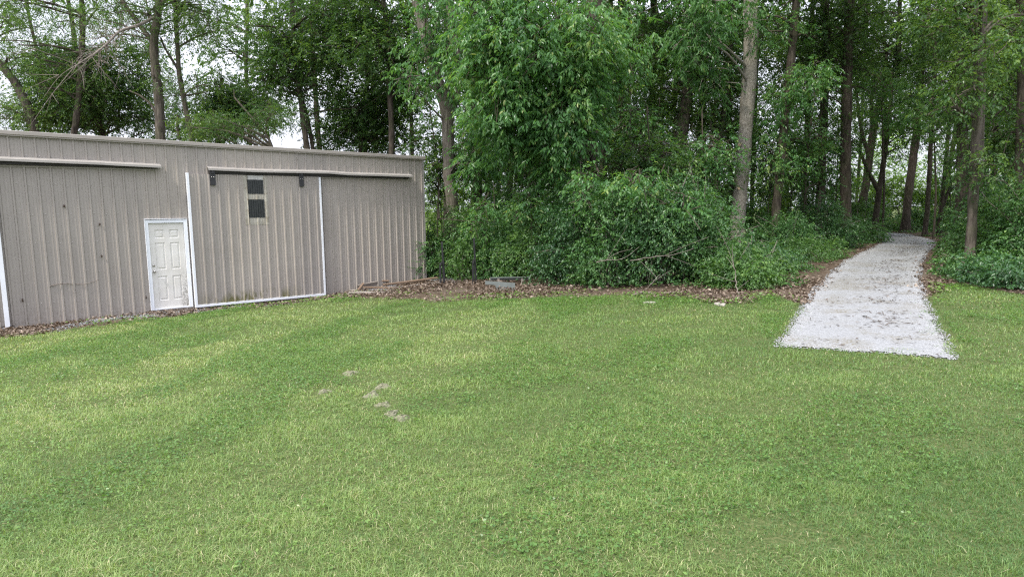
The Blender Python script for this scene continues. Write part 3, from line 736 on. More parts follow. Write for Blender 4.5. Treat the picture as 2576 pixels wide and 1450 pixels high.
# ------------------------------------------------------------------ trees
GAPS = [(585, 118, 52, 95), (20, 215, 30, 55), (735, 335, 42, 36), (610, 40, 26, 30), (1265, 450, 30, 26), (70, 150, 30, 22)]
def in_gap(p):
    d = ROT.inverted() @ (Vector(p) - CAM)
    x, y = CX + F * d.x / -d.z, CY - F * d.y / -d.z
    return any(((x - a) / c) ** 2 + ((y - b) / e) ** 2 < 1 for a, b, c, e in GAPS)
def tree(name, label, Y, pts, w0, w1, boxes, leaf='maple', bark='bark_dark', size=.11, lpc=240, R=(.5, .95), top=None, seed=0,
         forks=(), limb_p=.4, hexa=False, ratio=.5, droop=.35, group=None, shade=12, flat=.75, cat='tree', spray=.38, limb_r=.045):
    rng = np.random.default_rng(1000 + seed)
    P = [at(px, py, Y) for px, py in pts]
    b = P[0].copy(); g = float(gz(b.x, b.y)); base = Vector((b.x, b.y, g))
    if len(P) > 1 and b.z - g > .3:
        sl = (P[1] - P[0]) / max(.2, (P[1] - P[0]).z) * .5
        base = Vector((b.x - sl.x * (b.z - g), b.y, float(gz(b.x - sl.x * (b.z - g), b.y))))
        P = [base.copy()] + P
    else: P[0].z = g - .1
    P[0].z -= .15
    ztop_frame = at(1287, 0, Y).z; dense = top is None and group != 'trees behind the shed'; top = top or ztop_frame + (7.5 if dense else 4.5); shade = int(shade * 2.0) if dense else shade
    d = (P[-1] - P[-2]).normalized()
    while P[-1].z < top - .5:
        d = (d + Vector((rng.normal(0, .05), rng.normal(0, .05), .1))).normalized(); P.append(P[-1] + d * 1.3)
    k = max(18, len(P) * 5); Q = smooth_path(P, k)
    r0, r1 = w0 * Y / F / 2, w1 * Y / F / 2
    zf = np.clip((Q[:, 2] - P[1].z) / max(.5, min(ztop_frame, P[-1].z) - P[1].z), 0, 2)
    r = r0 + (r1 - r0) * np.minimum(zf, 1); r = np.where(zf > 1, r1 * np.clip(1 - (zf - 1) * .8, .25, 1), r)
    hgt = Q[:, 2] - Q[0, 2]; r = r * (1 + .55 * np.exp(-hgt / .35)) * (1 + .04 * rng.normal(size=len(r)))
    root = empty(name, base, label, cat, group)
    T = Tubes(); T.add(Q, r, 14, .035, rng)
    for fk in forks:                             # secondary stems: (pixel points, width at start, width at end)
        fp = [at(px, py, Y + fk[3] if len(fk) > 3 else Y) for px, py in fk[0]]
        if fp[-1].z > ztop_frame - 1: fp.append(fp[-1] + (fp[-1] - fp[-2]).normalized() * 2.5)
        q = smooth_path(fp, 5 * len(fp)); T.add(q, np.linspace(fk[1], fk[2], len(q)) * Y / F / 2, 9, .03, rng)
    C, Rr, NL, SZ = [], [], [], []
    for bx in boxes:
        px, py, hw, hh, n = bx[:5]; dY = bx[5] if len(bx) > 5 else 0; dd = bx[6] if len(bx) > 6 else None
        c = at(px, py, Y + dY); sx, sz = hw * (Y + dY) / F, hh * (Y + dY) / F; sy = dd or min(max(.9, sx * .8), 2.6)
        for _ in range(n):
            for _t in range(12):
                v = rng.normal(size=3); v /= np.linalg.norm(v); v *= rng.uniform(.15, 1) ** .45
                p = np.array(c) + v * np.array([sx, sy, sz])
                if not in_gap(p) and p[2] > gz(p[0], p[1]) + .5: break
            else: continue
            C.append(p); rr_ = rng.uniform(*R); Rr.append(rr_); NL.append(lpc * (rr_ / np.mean(R)) ** 2 * rng.uniform(.6, 1.3)); SZ.append(size)
    nvis = len(C)
    for _ in range(shade if top > ztop_frame + 1 else 0):                       # the crown goes on unseen above the picture, coarse clusters added for shade
        a = rng.uniform(0, 6.28); q = rng.uniform(.2, 1) ** .5 * (3.6 if dense else 2.6); z = rng.uniform(ztop_frame + 1.2, top + 1)
        j = np.argmin(np.abs(Q[:, 2] - z)); C.append(np.array([Q[j, 0] + math.cos(a) * q, Q[j, 1] + math.sin(a) * q, z])); Rr.append(1.6); NL.append(130); SZ.append(.30)
    TW = Tubes(); TW.add(np.array([Q[-1], Q[-1] + [0, 0, .3]]), [.03, .01], 5)
    for i, c in enumerate(C):
        if i < nvis and rng.random() < limb_p or i >= nvis and rng.random() < .5:
            z = np.clip(c[2] - rng.uniform(.2, .8) * np.hypot(c[0] - base.x, c[1] - base.y) * .6, base.z + 1.5, Q[-1, 2])
            j = np.argmin(np.abs(Q[:, 2] - z)); a = Q[j]; m1 = a + (c - a) * .45 + np.array([0, 0, .25]) + rng.normal(0, .15, 3)
            q = smooth_path([a, m1, c, c + (c - a) * .12 + rng.normal(0, .1, 3)], 9)
            (T if i % 3 == 0 else TW).add(q, np.linspace(limb_r * rng.uniform(.6, 1.3), .008, 9), 6, .04, rng)
        for _ in range(2 if i < nvis else 0):
            e = c + rng.normal(0, .55, 3) * Rr[i]; q = smooth_path([c + rng.normal(0, .2, 3), (c + e) / 2 + rng.normal(0, .1, 3), e], 5)
            TW.add(q, np.linspace(.014, .004, 5), 4, 0, rng)
    V, Qd = T.arrays(); V = V - np.array(base)
    link('trunk', build_mesh('trunk', V, [Qd], [M[bark]], smooth=True), root)
    if C:
        V1, F1, tn = foliage(rng, np.array(C), np.array(Rr), np.array(NL), np.array(SZ), droop, ratio, spray, 9, hexa, flat)
        V2, F2 = TW.arrays()
        me = build_mesh('crown', np.concatenate([V1, V2]) - np.array(base), [F1, F2 + len(V1)], [M[leaf], M[bark]], [tn, np.zeros(len(F2))], [0, 1], [False, True])
        link('crown', me, root)
    return root
def copy_tree(src, loc, rz, sc, label, group):
    c = src.copy(); COL.objects.link(c); c.location = loc; c.rotation_euler.z = rz; c.scale = (sc, sc, sc); tag(c, label, None, group)
    for ch in list(src.children):
        k = ch.copy(); COL.objects.link(k); k.parent = c
    return c

# --- behind the shed
LG = 'trees behind the shed'
tree('locust_tree', 'leaning locust trunk curving out of the left picture edge behind the shed', 27, [(88, 330), (80, 300), (70, 268), (42, 212), (2, 162), (-45, 120)], 22, 16,
     [(40, 90, 110, 90, 19), (30, 290, 70, 30, 14), (-60, 30, 90, 60, 10)], 'locust', 'bark_brown', .085, 300, seed=1, group=LG, ratio=.42, top=8.5)
tree('locust_tree', 'slim dark locust left of the bare dead branch, above the shed roof', 26.5, [(186, 330), (190, 318), (199, 235), (204, 140), (210, 53), (205, 0)], 15, 11,
     [(110, 90, 130, 85, 22), (130, 20, 140, 50, 12), (180, 200, 90, 70, 22)], 'locust', 'bark_dark', .085, 300, seed=2, group=LG, ratio=.42)
tree('maple_tree', 'dark crooked maple with splayed limbs over the shed roof', 29, [(257, 338), (250, 300), (237, 274), (214, 233), (196, 190), (190, 120)], 15, 9,
     [(225, 190, 140, 70, 80), (290, 240, 120, 60, 48), (130, 255, 90, 60, 44), (230, 300, 180, 26, 30), (330, 150, 60, 60, 14), (370, 310, 60, 26, 8)], 'maple', 'bark_dark', .12, 240, seed=3, group=LG,
     forks=[([(250, 300), (266, 262), (270, 225), (275, 180)], 9, 5), ([(296, 330), (300, 270), (312, 235)], 7, 4)])
t4 = tree('locust_tree', 'tall brown locust forking high, with a bare dead branch reaching left', 25, [(404, 355), (402, 300), (400, 253), (389, 160), (386, 106), (396, 40), (400, 0)], 23, 17,
     [(330, 55, 130, 55, 22), (470, 40, 70, 60, 12), (300, 5, 120, 30, 12), (420, 215, 40, 40, 5)], 'locust', 'bark_brown', .085, 280, seed=4, group=LG, ratio=.42,
     forks=[([(387, 112), (365, 82), (345, 55), (318, 20), (300, -12)], 12, 8), ([(398, 20), (410, 5), (428, -15)], 11, 8), ([(396, 290), (380, 262), (352, 240), (325, 228)], 7, 3)])
tree('locust_tree', 'slender locust with a side limb standing just right of the tall brown locust', 25.5, [(484, 362), (474, 310), (463, 253), (449, 178), (447, 120), (443, 67), (440, 0)], 13, 9,
     [(520, 70, 70, 55, 14), (470, 20, 60, 40, 8), (505, 200, 40, 30, 4)], 'locust', 'bark_brown', .085, 260, seed=5, group=LG, ratio=.42,
     forks=[([(449, 176), (432, 150), (414, 120), (404, 95)], 7, 4), ([(448, 290), (446, 320), (452, 352)], 8, 8, 2)])
tree('maple_tree', 'small dense dark maple in the gap right of the slender locust', 29, [(545, 372), (548, 330), (552, 270)], 10, 6,
     [(555, 245, 60, 60, 26), (600, 290, 80, 55, 26), (530, 320, 80, 30, 18), (640, 250, 40, 60, 12)], 'maple', 'bark_dark', .14, 240, seed=6, group=LG, top=8, shade=0)
tree('locust_tree', 'low feathery locust boughs leaning over the middle of the shed roof', 24.5, [(690, 385), (672, 340), (650, 315)], 7, 4,
     [(620, 305, 110, 36, 16), (700, 300, 40, 24, 4), (545, 325, 80, 30, 12)], 'maple', 'bark_brown', .08, 380, (.4, .7), seed=7, group=LG, top=6, shade=0, ratio=.4)
tree('maple_tree', 'twin stemmed green maple rising behind the middle of the shed', 26, [(774, 385), (770, 360), (757, 253), (747, 187), (738, 110), (735, 0)], 15, 10,
     [(760, 90, 150, 95, 54), (690, 140, 80, 70, 20), (850, 120, 90, 100, 34), (830, 240, 80, 50, 12), (700, 210, 70, 30, 10)], 'maple', 'bark_dark', .125, 240, seed=8, group=LG,
     forks=[([(789, 390), (778, 320), (766, 270), (758, 245)], 10, 9, .4)])
tree('maple_tree', 'leafy maple leaning over the shed roof left of its end corner', 27.5, [(905, 400), (910, 330), (920, 250), (930, 120)], 12, 9,
     [(900, 310, 90, 65, 46), (980, 350, 70, 45, 22), (830, 345, 50, 30, 12), (960, 260, 80, 50, 22), (1020, 220, 50, 70, 18)], 'maple', 'bark_dark', .12, 240, seed=9, group=LG)
tree('maple_tree', 'dense tall maple whose crown hangs over the end of the shed', 25, [(985, 410), (985, 330), (980, 220), (975, 100)], 15, 12,
     [(960, 110, 120, 110, 50), (880, 50, 100, 60, 24), (1010, 180, 60, 70, 20)], 'maple', 'bark_dark', .12, 240, seed=10, group=LG)

# --- middle of the picture
big = tree('hickory_tree', 'shaggy barked grey hickory leaning left beside the end of the shed', 22, [(1142, 560), (1139, 520), (1129, 450), (1127, 350), (1125, 285), (1112, 233), (1083, 155), (1072, 93), (1048, 0)], 31, 27,
     [(1050, 230, 45, 50, 8, -1), (1205, 320, 50, 70, 14, -1), (1200, 420, 40, 50, 9, -.8), (1100, 30, 80, 60, 12, -1.5), (1150, 170, 45, 60, 9, -1), (1060, 110, 40, 40, 5, -1)], 'hickory', 'bark_grey', .15, 150, (.4, .7), seed=20, hexa=True, ratio=.42, droop=.6,
     forks=[([(1127, 300), (1146, 240), (1150, 190), (1146, 125), (1134, 60), (1130, -5)], 26, 20, .25)])
tree('hickory_tree', 'bright leafy hickory with big drooping leaf sprays in the centre of the wood edge', 20.5, [(1487, 470), (1486, 450), (1489, 372), (1491, 295), (1492, 120), (1490, 0)], 31, 24,
     [(1310, 130, 125, 125, 44, -3.4), (1450, 110, 100, 120, 34, -3.2), (1270, 270, 90, 75, 24, -3), (1400, 290, 120, 70, 26, -3), (1250, 20, 90, 50, 14, -3), (1550, 130, 60, 100, 14, -2), (1185, 150, 50, 80, 10, -2.6), (1390, 390, 60, 45, 9, -2.5), (1310, 360, 60, 40, 8, -2.6), (1490, 250, 50, 60, 9, -2), (1420, 430, 50, 30, 5, -2)],
     'hickory', 'bark_dark', .152, 190, (.36, .72), seed=21, hexa=True, ratio=.42, droop=.65, limb_p=.28)
MG = 'trunks standing in the shade of the wood'
tree('woodland_tree', 'dark straight trunk between the shaggy hickory and the bright leafy hickory', 27, [(1201, 440), (1200, 350), (1196, 240), (1192, 100)], 22, 17, [(1200, 130, 110, 110, 26), (1220, 300, 50, 50, 8)], 'maple', seed=22, group=MG)
tree('woodland_tree', 'pair of thin dark stems against the sky gap behind the leafy hickory', 29, [(1282, 450), (1284, 400), (1288, 350), (1290, 200)], 14, 10, [(1300, 200, 110, 120, 30), (1330, 400, 80, 40, 12)], 'maple', seed=23, group=MG, forks=[([(1300, 460), (1300, 400), (1303, 340), (1310, 230)], 10, 8, .3)])
tree('woodland_tree', 'brown trunk close on the right of the leafy hickory trunk', 25, [(1518, 450), (1517, 390), (1516, 280), (1512, 140)], 19, 16, [(1560, 180, 90, 120, 34), (1560, 340, 70, 50, 12)], 'maple', 'bark_brown', seed=24, group=MG)
tree('woodland_tree', 'thin grey trunk in front of a small sky gap in the middle of the wood', 28, [(1558, 470), (1556, 388), (1558, 300), (1566, 150)], 18, 13, [(1620, 140, 110, 130, 40), (1640, 320, 90, 60, 14)], 'maple', seed=25, group=MG)
tree('woodland_tree', 'forked dark trunk behind the shrubs below the leafy hickory', 26, [(1400, 470), (1402, 420), (1404, 340), (1410, 200)], 16, 12, [(1420, 160, 100, 120, 24), (1430, 420, 70, 40, 8)], 'maple', seed=26, group=MG)
tree('woodland_tree', 'thick trunk leaning right behind the pale pruned tree', 27, [(1700, 440), (1703, 410), (1721, 293), (1736, 161), (1748, 60)], 31, 25, [(1700, 100, 110, 90, 30), (1800, 150, 90, 110, 22), (1650, 250, 70, 60, 12)], 'maple', 'bark_brown', seed=27, group=MG)
tree('woodland_tree', 'mid sized dark trunk second left from the pale pruned tree', 29, [(1763, 420), (1761, 361), (1767, 246), (1770, 120)], 18, 15, [(1790, 60, 110, 80, 22), (1770, 300, 60, 50, 8)], 'maple', seed=28, group=MG)
tree('woodland_tree', 'slim grey trunk just left of the pale pruned tree', 27, [(1804, 430), (1807, 381), (1818, 290), (1826, 215), (1840, 90)], 13, 10, [(1840, 330, 60, 60, 8), (1830, 120, 90, 110, 16)], 'maple', 'bark_brown', seed=29, group=MG)
pt = tree('pruned_tree', 'tall pale straight tree with sawn branch stubs at the wood edge', 24.2, [(1860, 632), (1853, 561), (1864, 464), (1874, 342), (1881, 244), (1888, 146), (1888, 0)], 35, 33,
     [(1760, 45, 90, 60, 16, -2.5), (1730, 130, 60, 60, 10, -2), (1920, 300, 50, 60, 8, .8), (1850, 30, 60, 40, 5, -1), (1815, 210, 40, 50, 5, -1)], 'hickory', 'bark_pale', .15, 150, (.4, .7), seed=30, hexa=True, ratio=.4, droop=.7, limb_p=.08)
for px, py, dx, dz in ((1872, 315, -.6, .1), (1881, 313, .1, .15), (1863, 364, .0, .2), (1857, 365, -1, .1), (1855, 474, -.35, .25), (1865, 497, .2, .1)):
    a = at(px, py, 24.2) - Vector(pt.location) + Vector((0, -.16, 0)); dv = Vector((dx, -1, dz)).normalized(); m = MB()
    m.lathe(a - dv * .12, dv, [(.085, 0), (.075, .10), (.070, .16), (.066, .162), (.060, .1625)], 10, 0); n0 = len(m.f)
    m.lathe(a + dv * .0425, dv, [(.064, 0), (.050, .004)], 10, 1); m.build('branch_stub', [M['bark_pale'], M['cut']], pt)
tree('woodland_tree', 'vine covered trunk right of the pale pruned tree', 23.5, [(1950, 590), (1951, 527), (1961, 439), (1971, 317), (1988, 171), (2003, 0)], 21, 18,
     [(1990, 250, 60, 70, 12, -.5), (2010, 200, 60, 60, 9, -1), (1960, 400, 30, 60, 6, -.3), (1950, 90, 80, 70, 10)], 'hickory', 'bark_dark', .12, 190, (.4, .7), seed=31, group=MG, hexa=True, ratio=.45, droop=.5)
tree('woodland_tree', 'dark trunk halfway between the vine covered trunk and the path', 30, [(2063, 500), (2064, 454), (2071, 293), (2078, 160)], 21, 17, [(2080, 90, 120, 110, 40), (2060, 330, 70, 60, 12), (2010, 120, 70, 90, 18)], 'maple', seed=32, group=MG)
tree('woodland_tree', 'stout dark rough trunk at the left bank of the gravel path', 29, [(2130, 585), (2128, 560), (2126, 439), (2128, 293), (2133, 122), (2136, 0)], 26, 22, [(2130, 60, 110, 70, 26), (2080, 200, 60, 60, 10), (2170, 220, 50, 60, 8)], 'maple', seed=33, group=MG)

# --- round the bend of the path
PG = 'trees round the bend of the path'
tree('woodland_tree', 'dark tree splitting into many limbs behind the path bend', 38, [(2170, 500), (2177, 470), (2187, 390), (2200, 300), (2215, 240), (2255, 171), (2262, 80)], 19, 9, [(2200, 130, 110, 100, 40), (2290, 200, 90, 70, 18)], 'maple', seed=34, group=PG, size=.14,
     forks=[([(2186, 395), (2168, 340), (2160, 290), (2152, 220)], 11, 6), ([(2195, 330), (2190, 260), (2200, 190)], 10, 6), ([(2210, 250), (2235, 280), (2255, 300)], 6, 4), ([(2203, 300), (2225, 230), (2230, 130)], 9, 5)])
tree('woodland_tree', 'low forked tree with one limb bent far left at the path bend', 35, [(2201, 560), (2203, 540), (2211, 478), (2221, 415), (2231, 345), (2240, 260)], 15, 7, [(2260, 330, 50, 50, 6), (2200, 330, 60, 40, 6)], 'maple', seed=35, group=PG, size=.13,
     forks=[([(2210, 480), (2190, 445), (2172, 405), (2160, 370)], 12, 6)], top=9)
tree('woodland_tree', 'straight black trunk leaning right at the middle of the path bend', 38, [(2281, 520), (2283, 500), (2294, 415), (2304, 342), (2312, 230)], 19, 15, [(2330, 100, 110, 110, 42), (2300, 260, 60, 50, 10)], 'maple', seed=36, group=PG, size=.14)
tree('woodland_tree', 'thin upright trunk right of the straight black trunk at the bend', 33, [(2328, 560), (2331, 540), (2336, 464), (2341, 351), (2344, 250)], 11, 8, [(2360, 180, 70, 80, 14), (2350, 300, 60, 50, 8)], 'maple', seed=37, group=PG)
tree('woodland_tree', 'thinnest leaning pole trunk left of the stout twin trunk', 34, [(2366, 530), (2368, 512), (2382, 371), (2390, 260)], 10, 8, [(2400, 120, 80, 90, 16), (2380, 300, 40, 40, 6)], 'maple', seed=38, group=PG, forks=[([(2368, 525), (2385, 480), (2412, 430)], 9, 5)])
tree('woodland_tree', 'stout twin stemmed dark trunk right of the gravel path', 22.5, [(2416, 640), (2416, 560), (2421, 400), (2419, 244), (2405, 60), (2402, 0)], 29, 20, [(2400, 40, 90, 60, 14), (2450, 250, 70, 50, 9, -1), (2360, 210, 70, 60, 10), (2490, 120, 60, 80, 10)], 'maple', 'bark_dark', seed=39, group=PG,
     forks=[([(2420, 300), (2436, 210), (2440, 100), (2441, -5)], 18, 14, .3)])
tree('woodland_tree', 'greyer slim trunk in front of the stout twin trunk', 15.8, [(2436, 682), (2437, 660), (2443, 586), (2450, 439), (2458, 293), (2463, 0)], 23, 20, [(2410, 250, 50, 40, 5, -.8), (2540, 60, 80, 50, 10, 1), (2400, 20, 90, 50, 12, -.5), (2490, 400, 40, 30, 4, -.6), (2470, 150, 60, 40, 6, -.8)], 'maple', 'bark_brown', .10, 240, (.4, .7), seed=40, group=PG,
     forks=[([(2464, 470), (2467, 330), (2472, 160), (2476, -5)], 15, 13, .5)])
tree('woodland_tree', 'dark trunk near the right picture edge behind the bright shrubs', 24, [(2545, 520), (2548, 381), (2552, 250), (2560, 100)], 21, 18, [(2540, 150, 70, 90, 18), (2500, 250, 60, 60, 10), (2580, 300, 40, 60, 6)], 'bright', seed=41, group=PG)
tree('woodland_tree', 'trunk cut by the right picture edge', 19, [(2564, 560), (2564, 430), (2570, 250), (2575, 0)], 22, 20, [(2600, 100, 90, 90, 16), (2560, 330, 50, 40, 5)], 'maple', seed=42, group=PG)

# --- farther trees, three kinds copied
far = [tree('woodland_tree', 'slim dark tree deep in the wood', 40, [(1600, 560), (1600, 480), (1604, 300), (1606, 120)], 11, 8, [(1600, 60, 110, 90, 50), (1610, 220, 90, 70, 24), (1600, 380, 60, 50, 7)], 'maple', seed=50, size=.16, lpc=160, R=(.6, 1.05), shade=6),
       tree('woodland_tree', 'slim dark tree deep in the wood', 40, [(1900, 560), (1898, 480), (1890, 300), (1895, 120)], 13, 9, [(1900, 40, 120, 90, 54), (1880, 230, 80, 80, 22), (1930, 360, 60, 50, 7)], 'maple', seed=51, size=.16, lpc=160, R=(.6, 1.05), shade=6),
       tree('woodland_tree', 'slim dark tree deep in the wood', 40, [(1300, 560), (1305, 480), (1310, 300), (1300, 120)], 10, 7, [(1300, 90, 100, 110, 44), (1290, 280, 100, 80, 24)], 'bright', seed=52, size=.16, lpc=160, R=(.6, 1.05), shade=6)]
rng = np.random.default_rng(77)
FAR_L = {'A': ('distant tree filling the back of the wood behind the shed', 'distant trees behind the shed'), 'B': ('distant tree deep in the wood between the shed and the path', 'distant trees in the middle of the wood'), 'C': ('distant tree deep in the wood beyond the path', 'distant trees beyond the path')}
spots = []
for px, Y in [(640, 40), (830, 36), (940, 42), (1040, 37), (-60, 44), (150, 44), (420, 46)]: spots.append((px, Y, 'A'))
for px, Y in [(1120, 33), (1190, 41), (1260, 46), (1340, 37), (1400, 43), (1470, 34), (1530, 40), (1580, 46), (1640, 33), (1690, 41), (1740, 36), (1790, 45), (1840, 33), (1890, 39), (1980, 44), (2020, 36), (1660, 50)]: spots.append((px, Y, 'B'))
for px, Y in [(2060, 48), (2120, 44), (2150, 52), (2220, 50), (2280, 47), (2370, 52), (2440, 36), (2490, 30), (2560, 37), (2600, 30), (2660, 38), (2640, 24), (2480, 50)]: spots.append((px, Y, 'C'))
for i, (px, Y, g) in enumerate(spots):
    p = at(px, 540, Y); p.z = float(gz(p.x, p.y))
    k = 2 if (g == 'C' and i % 2 == 0) or i % 7 == 3 else i % 2
    if i < 3:
        o = far[i]; o.location = p; tag(o, FAR_L[g][0], None, FAR_L[g][1])
    else: copy_tree(far[k], p, rng.uniform(0, 6.28), rng.uniform(.8, 1.15), *FAR_L[g])
# ------------------------------------------------------------------ shrubs
def shrub(label, px, Y, hw, top, n=40, lpc=210, size=.072, leaf='shrub', seed=0, group=None, depth=None, bottom=.15, hexa=True, droop=.45, stems=9, name='shrub'):
    rng = np.random.default_rng(3000 + seed)
    c = at(px, 600, Y); g = float(gz(c.x, c.y)); base = Vector((c.x, c.y, g)); H = at(px, top, Y).z - g; W_ = hw * Y / F; D = depth or max(.8, W_ * .85)
    root = empty(name, base, label, 'shrub', group)
    C, Rr = [], []
    for _ in range(n):
        a = rng.uniform(0, 6.283); el = np.arcsin(rng.uniform(-.05, 1)); q = rng.uniform(.45, 1) ** .5
        bulge = 1 + .20 * math.sin(3 * a + seed) * math.cos(5 * el + seed * 1.7) + .10 * math.sin(7 * a + 4 * el + seed) + rng.normal(0, .10)
        C.append([math.cos(a) * math.cos(el) * W_ * q * bulge, math.sin(a) * math.cos(el) * D * q * bulge, max(bottom + .1, H * .12 + H * .84 * math.sin(el) * q)]); Rr.append(rng.uniform(.20, .46))
    for _ in range(int(n * .4)):                 # arching shoots that stick out of the mass
        a = rng.uniform(0, 6.283); el = np.arcsin(rng.uniform(.1, 1)); f0 = rng.uniform(.85, 1.0); k = rng.integers(2, 5); az_ = a + rng.normal(0, .3)
        p = np.array([math.cos(a) * math.cos(el) * W_ * f0, math.sin(a) * math.cos(el) * D * f0, H * .12 + H * .84 * math.sin(el) * f0]); dv = np.array([math.cos(az_) * math.cos(el), math.sin(az_) * math.cos(el), math.sin(el) + .35])
        for j in range(k):
            C.append(list(p)); Rr.append(.13); p = p + dv * .15; dv = dv + np.array([0, 0, -.13])
    C = np.array(C); Rr = np.array(Rr)
    C[:, 2] = np.maximum(C[:, 2], bottom)
    V1, F1, tn = foliage(rng, C, Rr, np.full(len(C), lpc) * (Rr / .34) ** 2, np.full(len(C), size), droop, .58, .34, 9, hexa, .9)
    zc = V1[:, 2] < .03; V1[zc, 2] = .03 + rng.random(zc.sum()) * .05
    T = Tubes()
    for i in range(stems + n // 3):
        e = C[rng.integers(len(C))]; b = np.array([rng.normal(0, .18), rng.normal(0, .18), -.05])
        m_ = b + (e - b) * .5 + np.array([0, 0, .25 * H]) * rng.uniform(.2, 1) - np.array([e[0], e[1], 0]) * .12
        q = smooth_path([b, m_, e, e + (e - m_) * .3], 9); T.add(q, np.linspace(rng.uniform(.008, .02), .003, 9), 5, 0, rng)
    V2, F2 = T.arrays()
    link('stems', build_mesh('stems', V2, [F2], [M['dead']], smooth=True), root)
    link('foliage', build_mesh('foliage', V1, [F1], [M[leaf]], [tn]), root)
    return root
SG = 'honeysuckle shrubs along the wood edge'
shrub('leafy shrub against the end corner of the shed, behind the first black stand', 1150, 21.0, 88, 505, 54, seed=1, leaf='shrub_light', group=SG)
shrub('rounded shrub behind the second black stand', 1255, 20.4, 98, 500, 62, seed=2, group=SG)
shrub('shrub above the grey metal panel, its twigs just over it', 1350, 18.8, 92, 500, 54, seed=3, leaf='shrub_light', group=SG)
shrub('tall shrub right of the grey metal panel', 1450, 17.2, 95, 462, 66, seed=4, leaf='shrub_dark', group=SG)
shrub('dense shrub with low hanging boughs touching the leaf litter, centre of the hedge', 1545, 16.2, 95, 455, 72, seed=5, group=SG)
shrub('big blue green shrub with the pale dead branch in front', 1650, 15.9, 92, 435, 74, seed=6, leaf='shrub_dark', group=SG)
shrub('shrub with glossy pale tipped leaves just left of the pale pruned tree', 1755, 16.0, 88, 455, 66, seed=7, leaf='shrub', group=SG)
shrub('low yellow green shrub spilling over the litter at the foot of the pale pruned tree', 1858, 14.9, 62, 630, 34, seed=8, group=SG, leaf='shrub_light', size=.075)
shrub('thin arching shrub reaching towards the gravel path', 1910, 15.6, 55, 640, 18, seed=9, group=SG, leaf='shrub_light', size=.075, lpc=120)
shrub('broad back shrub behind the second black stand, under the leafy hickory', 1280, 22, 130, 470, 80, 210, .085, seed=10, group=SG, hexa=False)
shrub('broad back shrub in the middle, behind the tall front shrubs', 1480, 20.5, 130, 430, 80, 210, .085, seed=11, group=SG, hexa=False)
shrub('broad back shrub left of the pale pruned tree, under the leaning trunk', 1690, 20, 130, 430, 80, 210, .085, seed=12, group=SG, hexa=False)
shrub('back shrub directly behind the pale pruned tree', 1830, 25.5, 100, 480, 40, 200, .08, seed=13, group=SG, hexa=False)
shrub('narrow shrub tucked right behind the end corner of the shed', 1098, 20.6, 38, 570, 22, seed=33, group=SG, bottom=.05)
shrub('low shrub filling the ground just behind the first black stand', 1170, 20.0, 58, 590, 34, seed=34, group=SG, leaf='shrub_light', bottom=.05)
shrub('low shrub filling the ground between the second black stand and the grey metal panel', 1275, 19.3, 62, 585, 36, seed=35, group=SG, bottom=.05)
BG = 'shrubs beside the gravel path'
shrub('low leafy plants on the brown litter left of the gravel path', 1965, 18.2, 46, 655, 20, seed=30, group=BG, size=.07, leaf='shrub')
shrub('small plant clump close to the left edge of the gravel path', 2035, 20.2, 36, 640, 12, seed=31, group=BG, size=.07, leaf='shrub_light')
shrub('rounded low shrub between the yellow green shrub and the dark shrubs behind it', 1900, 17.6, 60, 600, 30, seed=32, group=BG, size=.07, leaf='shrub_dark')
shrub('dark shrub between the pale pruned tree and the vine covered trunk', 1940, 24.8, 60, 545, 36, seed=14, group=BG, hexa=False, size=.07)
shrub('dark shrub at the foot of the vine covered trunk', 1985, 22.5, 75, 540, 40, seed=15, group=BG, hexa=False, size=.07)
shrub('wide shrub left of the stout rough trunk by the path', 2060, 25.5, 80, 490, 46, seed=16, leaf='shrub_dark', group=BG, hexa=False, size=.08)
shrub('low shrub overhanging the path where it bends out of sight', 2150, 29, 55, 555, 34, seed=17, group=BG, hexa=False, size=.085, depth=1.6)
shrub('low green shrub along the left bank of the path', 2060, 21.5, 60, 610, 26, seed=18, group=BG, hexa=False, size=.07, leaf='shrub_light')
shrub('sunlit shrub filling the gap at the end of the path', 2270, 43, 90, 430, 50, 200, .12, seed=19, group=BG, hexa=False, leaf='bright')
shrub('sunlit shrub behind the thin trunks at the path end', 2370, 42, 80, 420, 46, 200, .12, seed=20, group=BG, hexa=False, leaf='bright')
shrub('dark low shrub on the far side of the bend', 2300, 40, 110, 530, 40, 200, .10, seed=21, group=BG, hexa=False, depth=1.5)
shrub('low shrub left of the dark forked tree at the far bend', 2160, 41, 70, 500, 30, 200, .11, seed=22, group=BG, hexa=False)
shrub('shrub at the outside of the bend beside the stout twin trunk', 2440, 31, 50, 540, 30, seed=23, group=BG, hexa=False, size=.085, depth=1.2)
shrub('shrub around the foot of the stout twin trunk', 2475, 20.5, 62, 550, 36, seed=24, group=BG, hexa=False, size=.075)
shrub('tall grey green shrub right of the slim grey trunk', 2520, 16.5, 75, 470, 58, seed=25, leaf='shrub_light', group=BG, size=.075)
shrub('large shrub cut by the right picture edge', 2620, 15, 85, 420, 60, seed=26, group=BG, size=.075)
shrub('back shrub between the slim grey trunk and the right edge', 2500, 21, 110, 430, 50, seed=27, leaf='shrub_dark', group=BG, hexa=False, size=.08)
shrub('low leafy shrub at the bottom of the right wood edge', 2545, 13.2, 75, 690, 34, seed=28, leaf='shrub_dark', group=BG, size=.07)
shrub('small leafy shrub by the grass right of the path', 2465, 14.6, 45, 665, 22, seed=29, group=BG, size=.075)
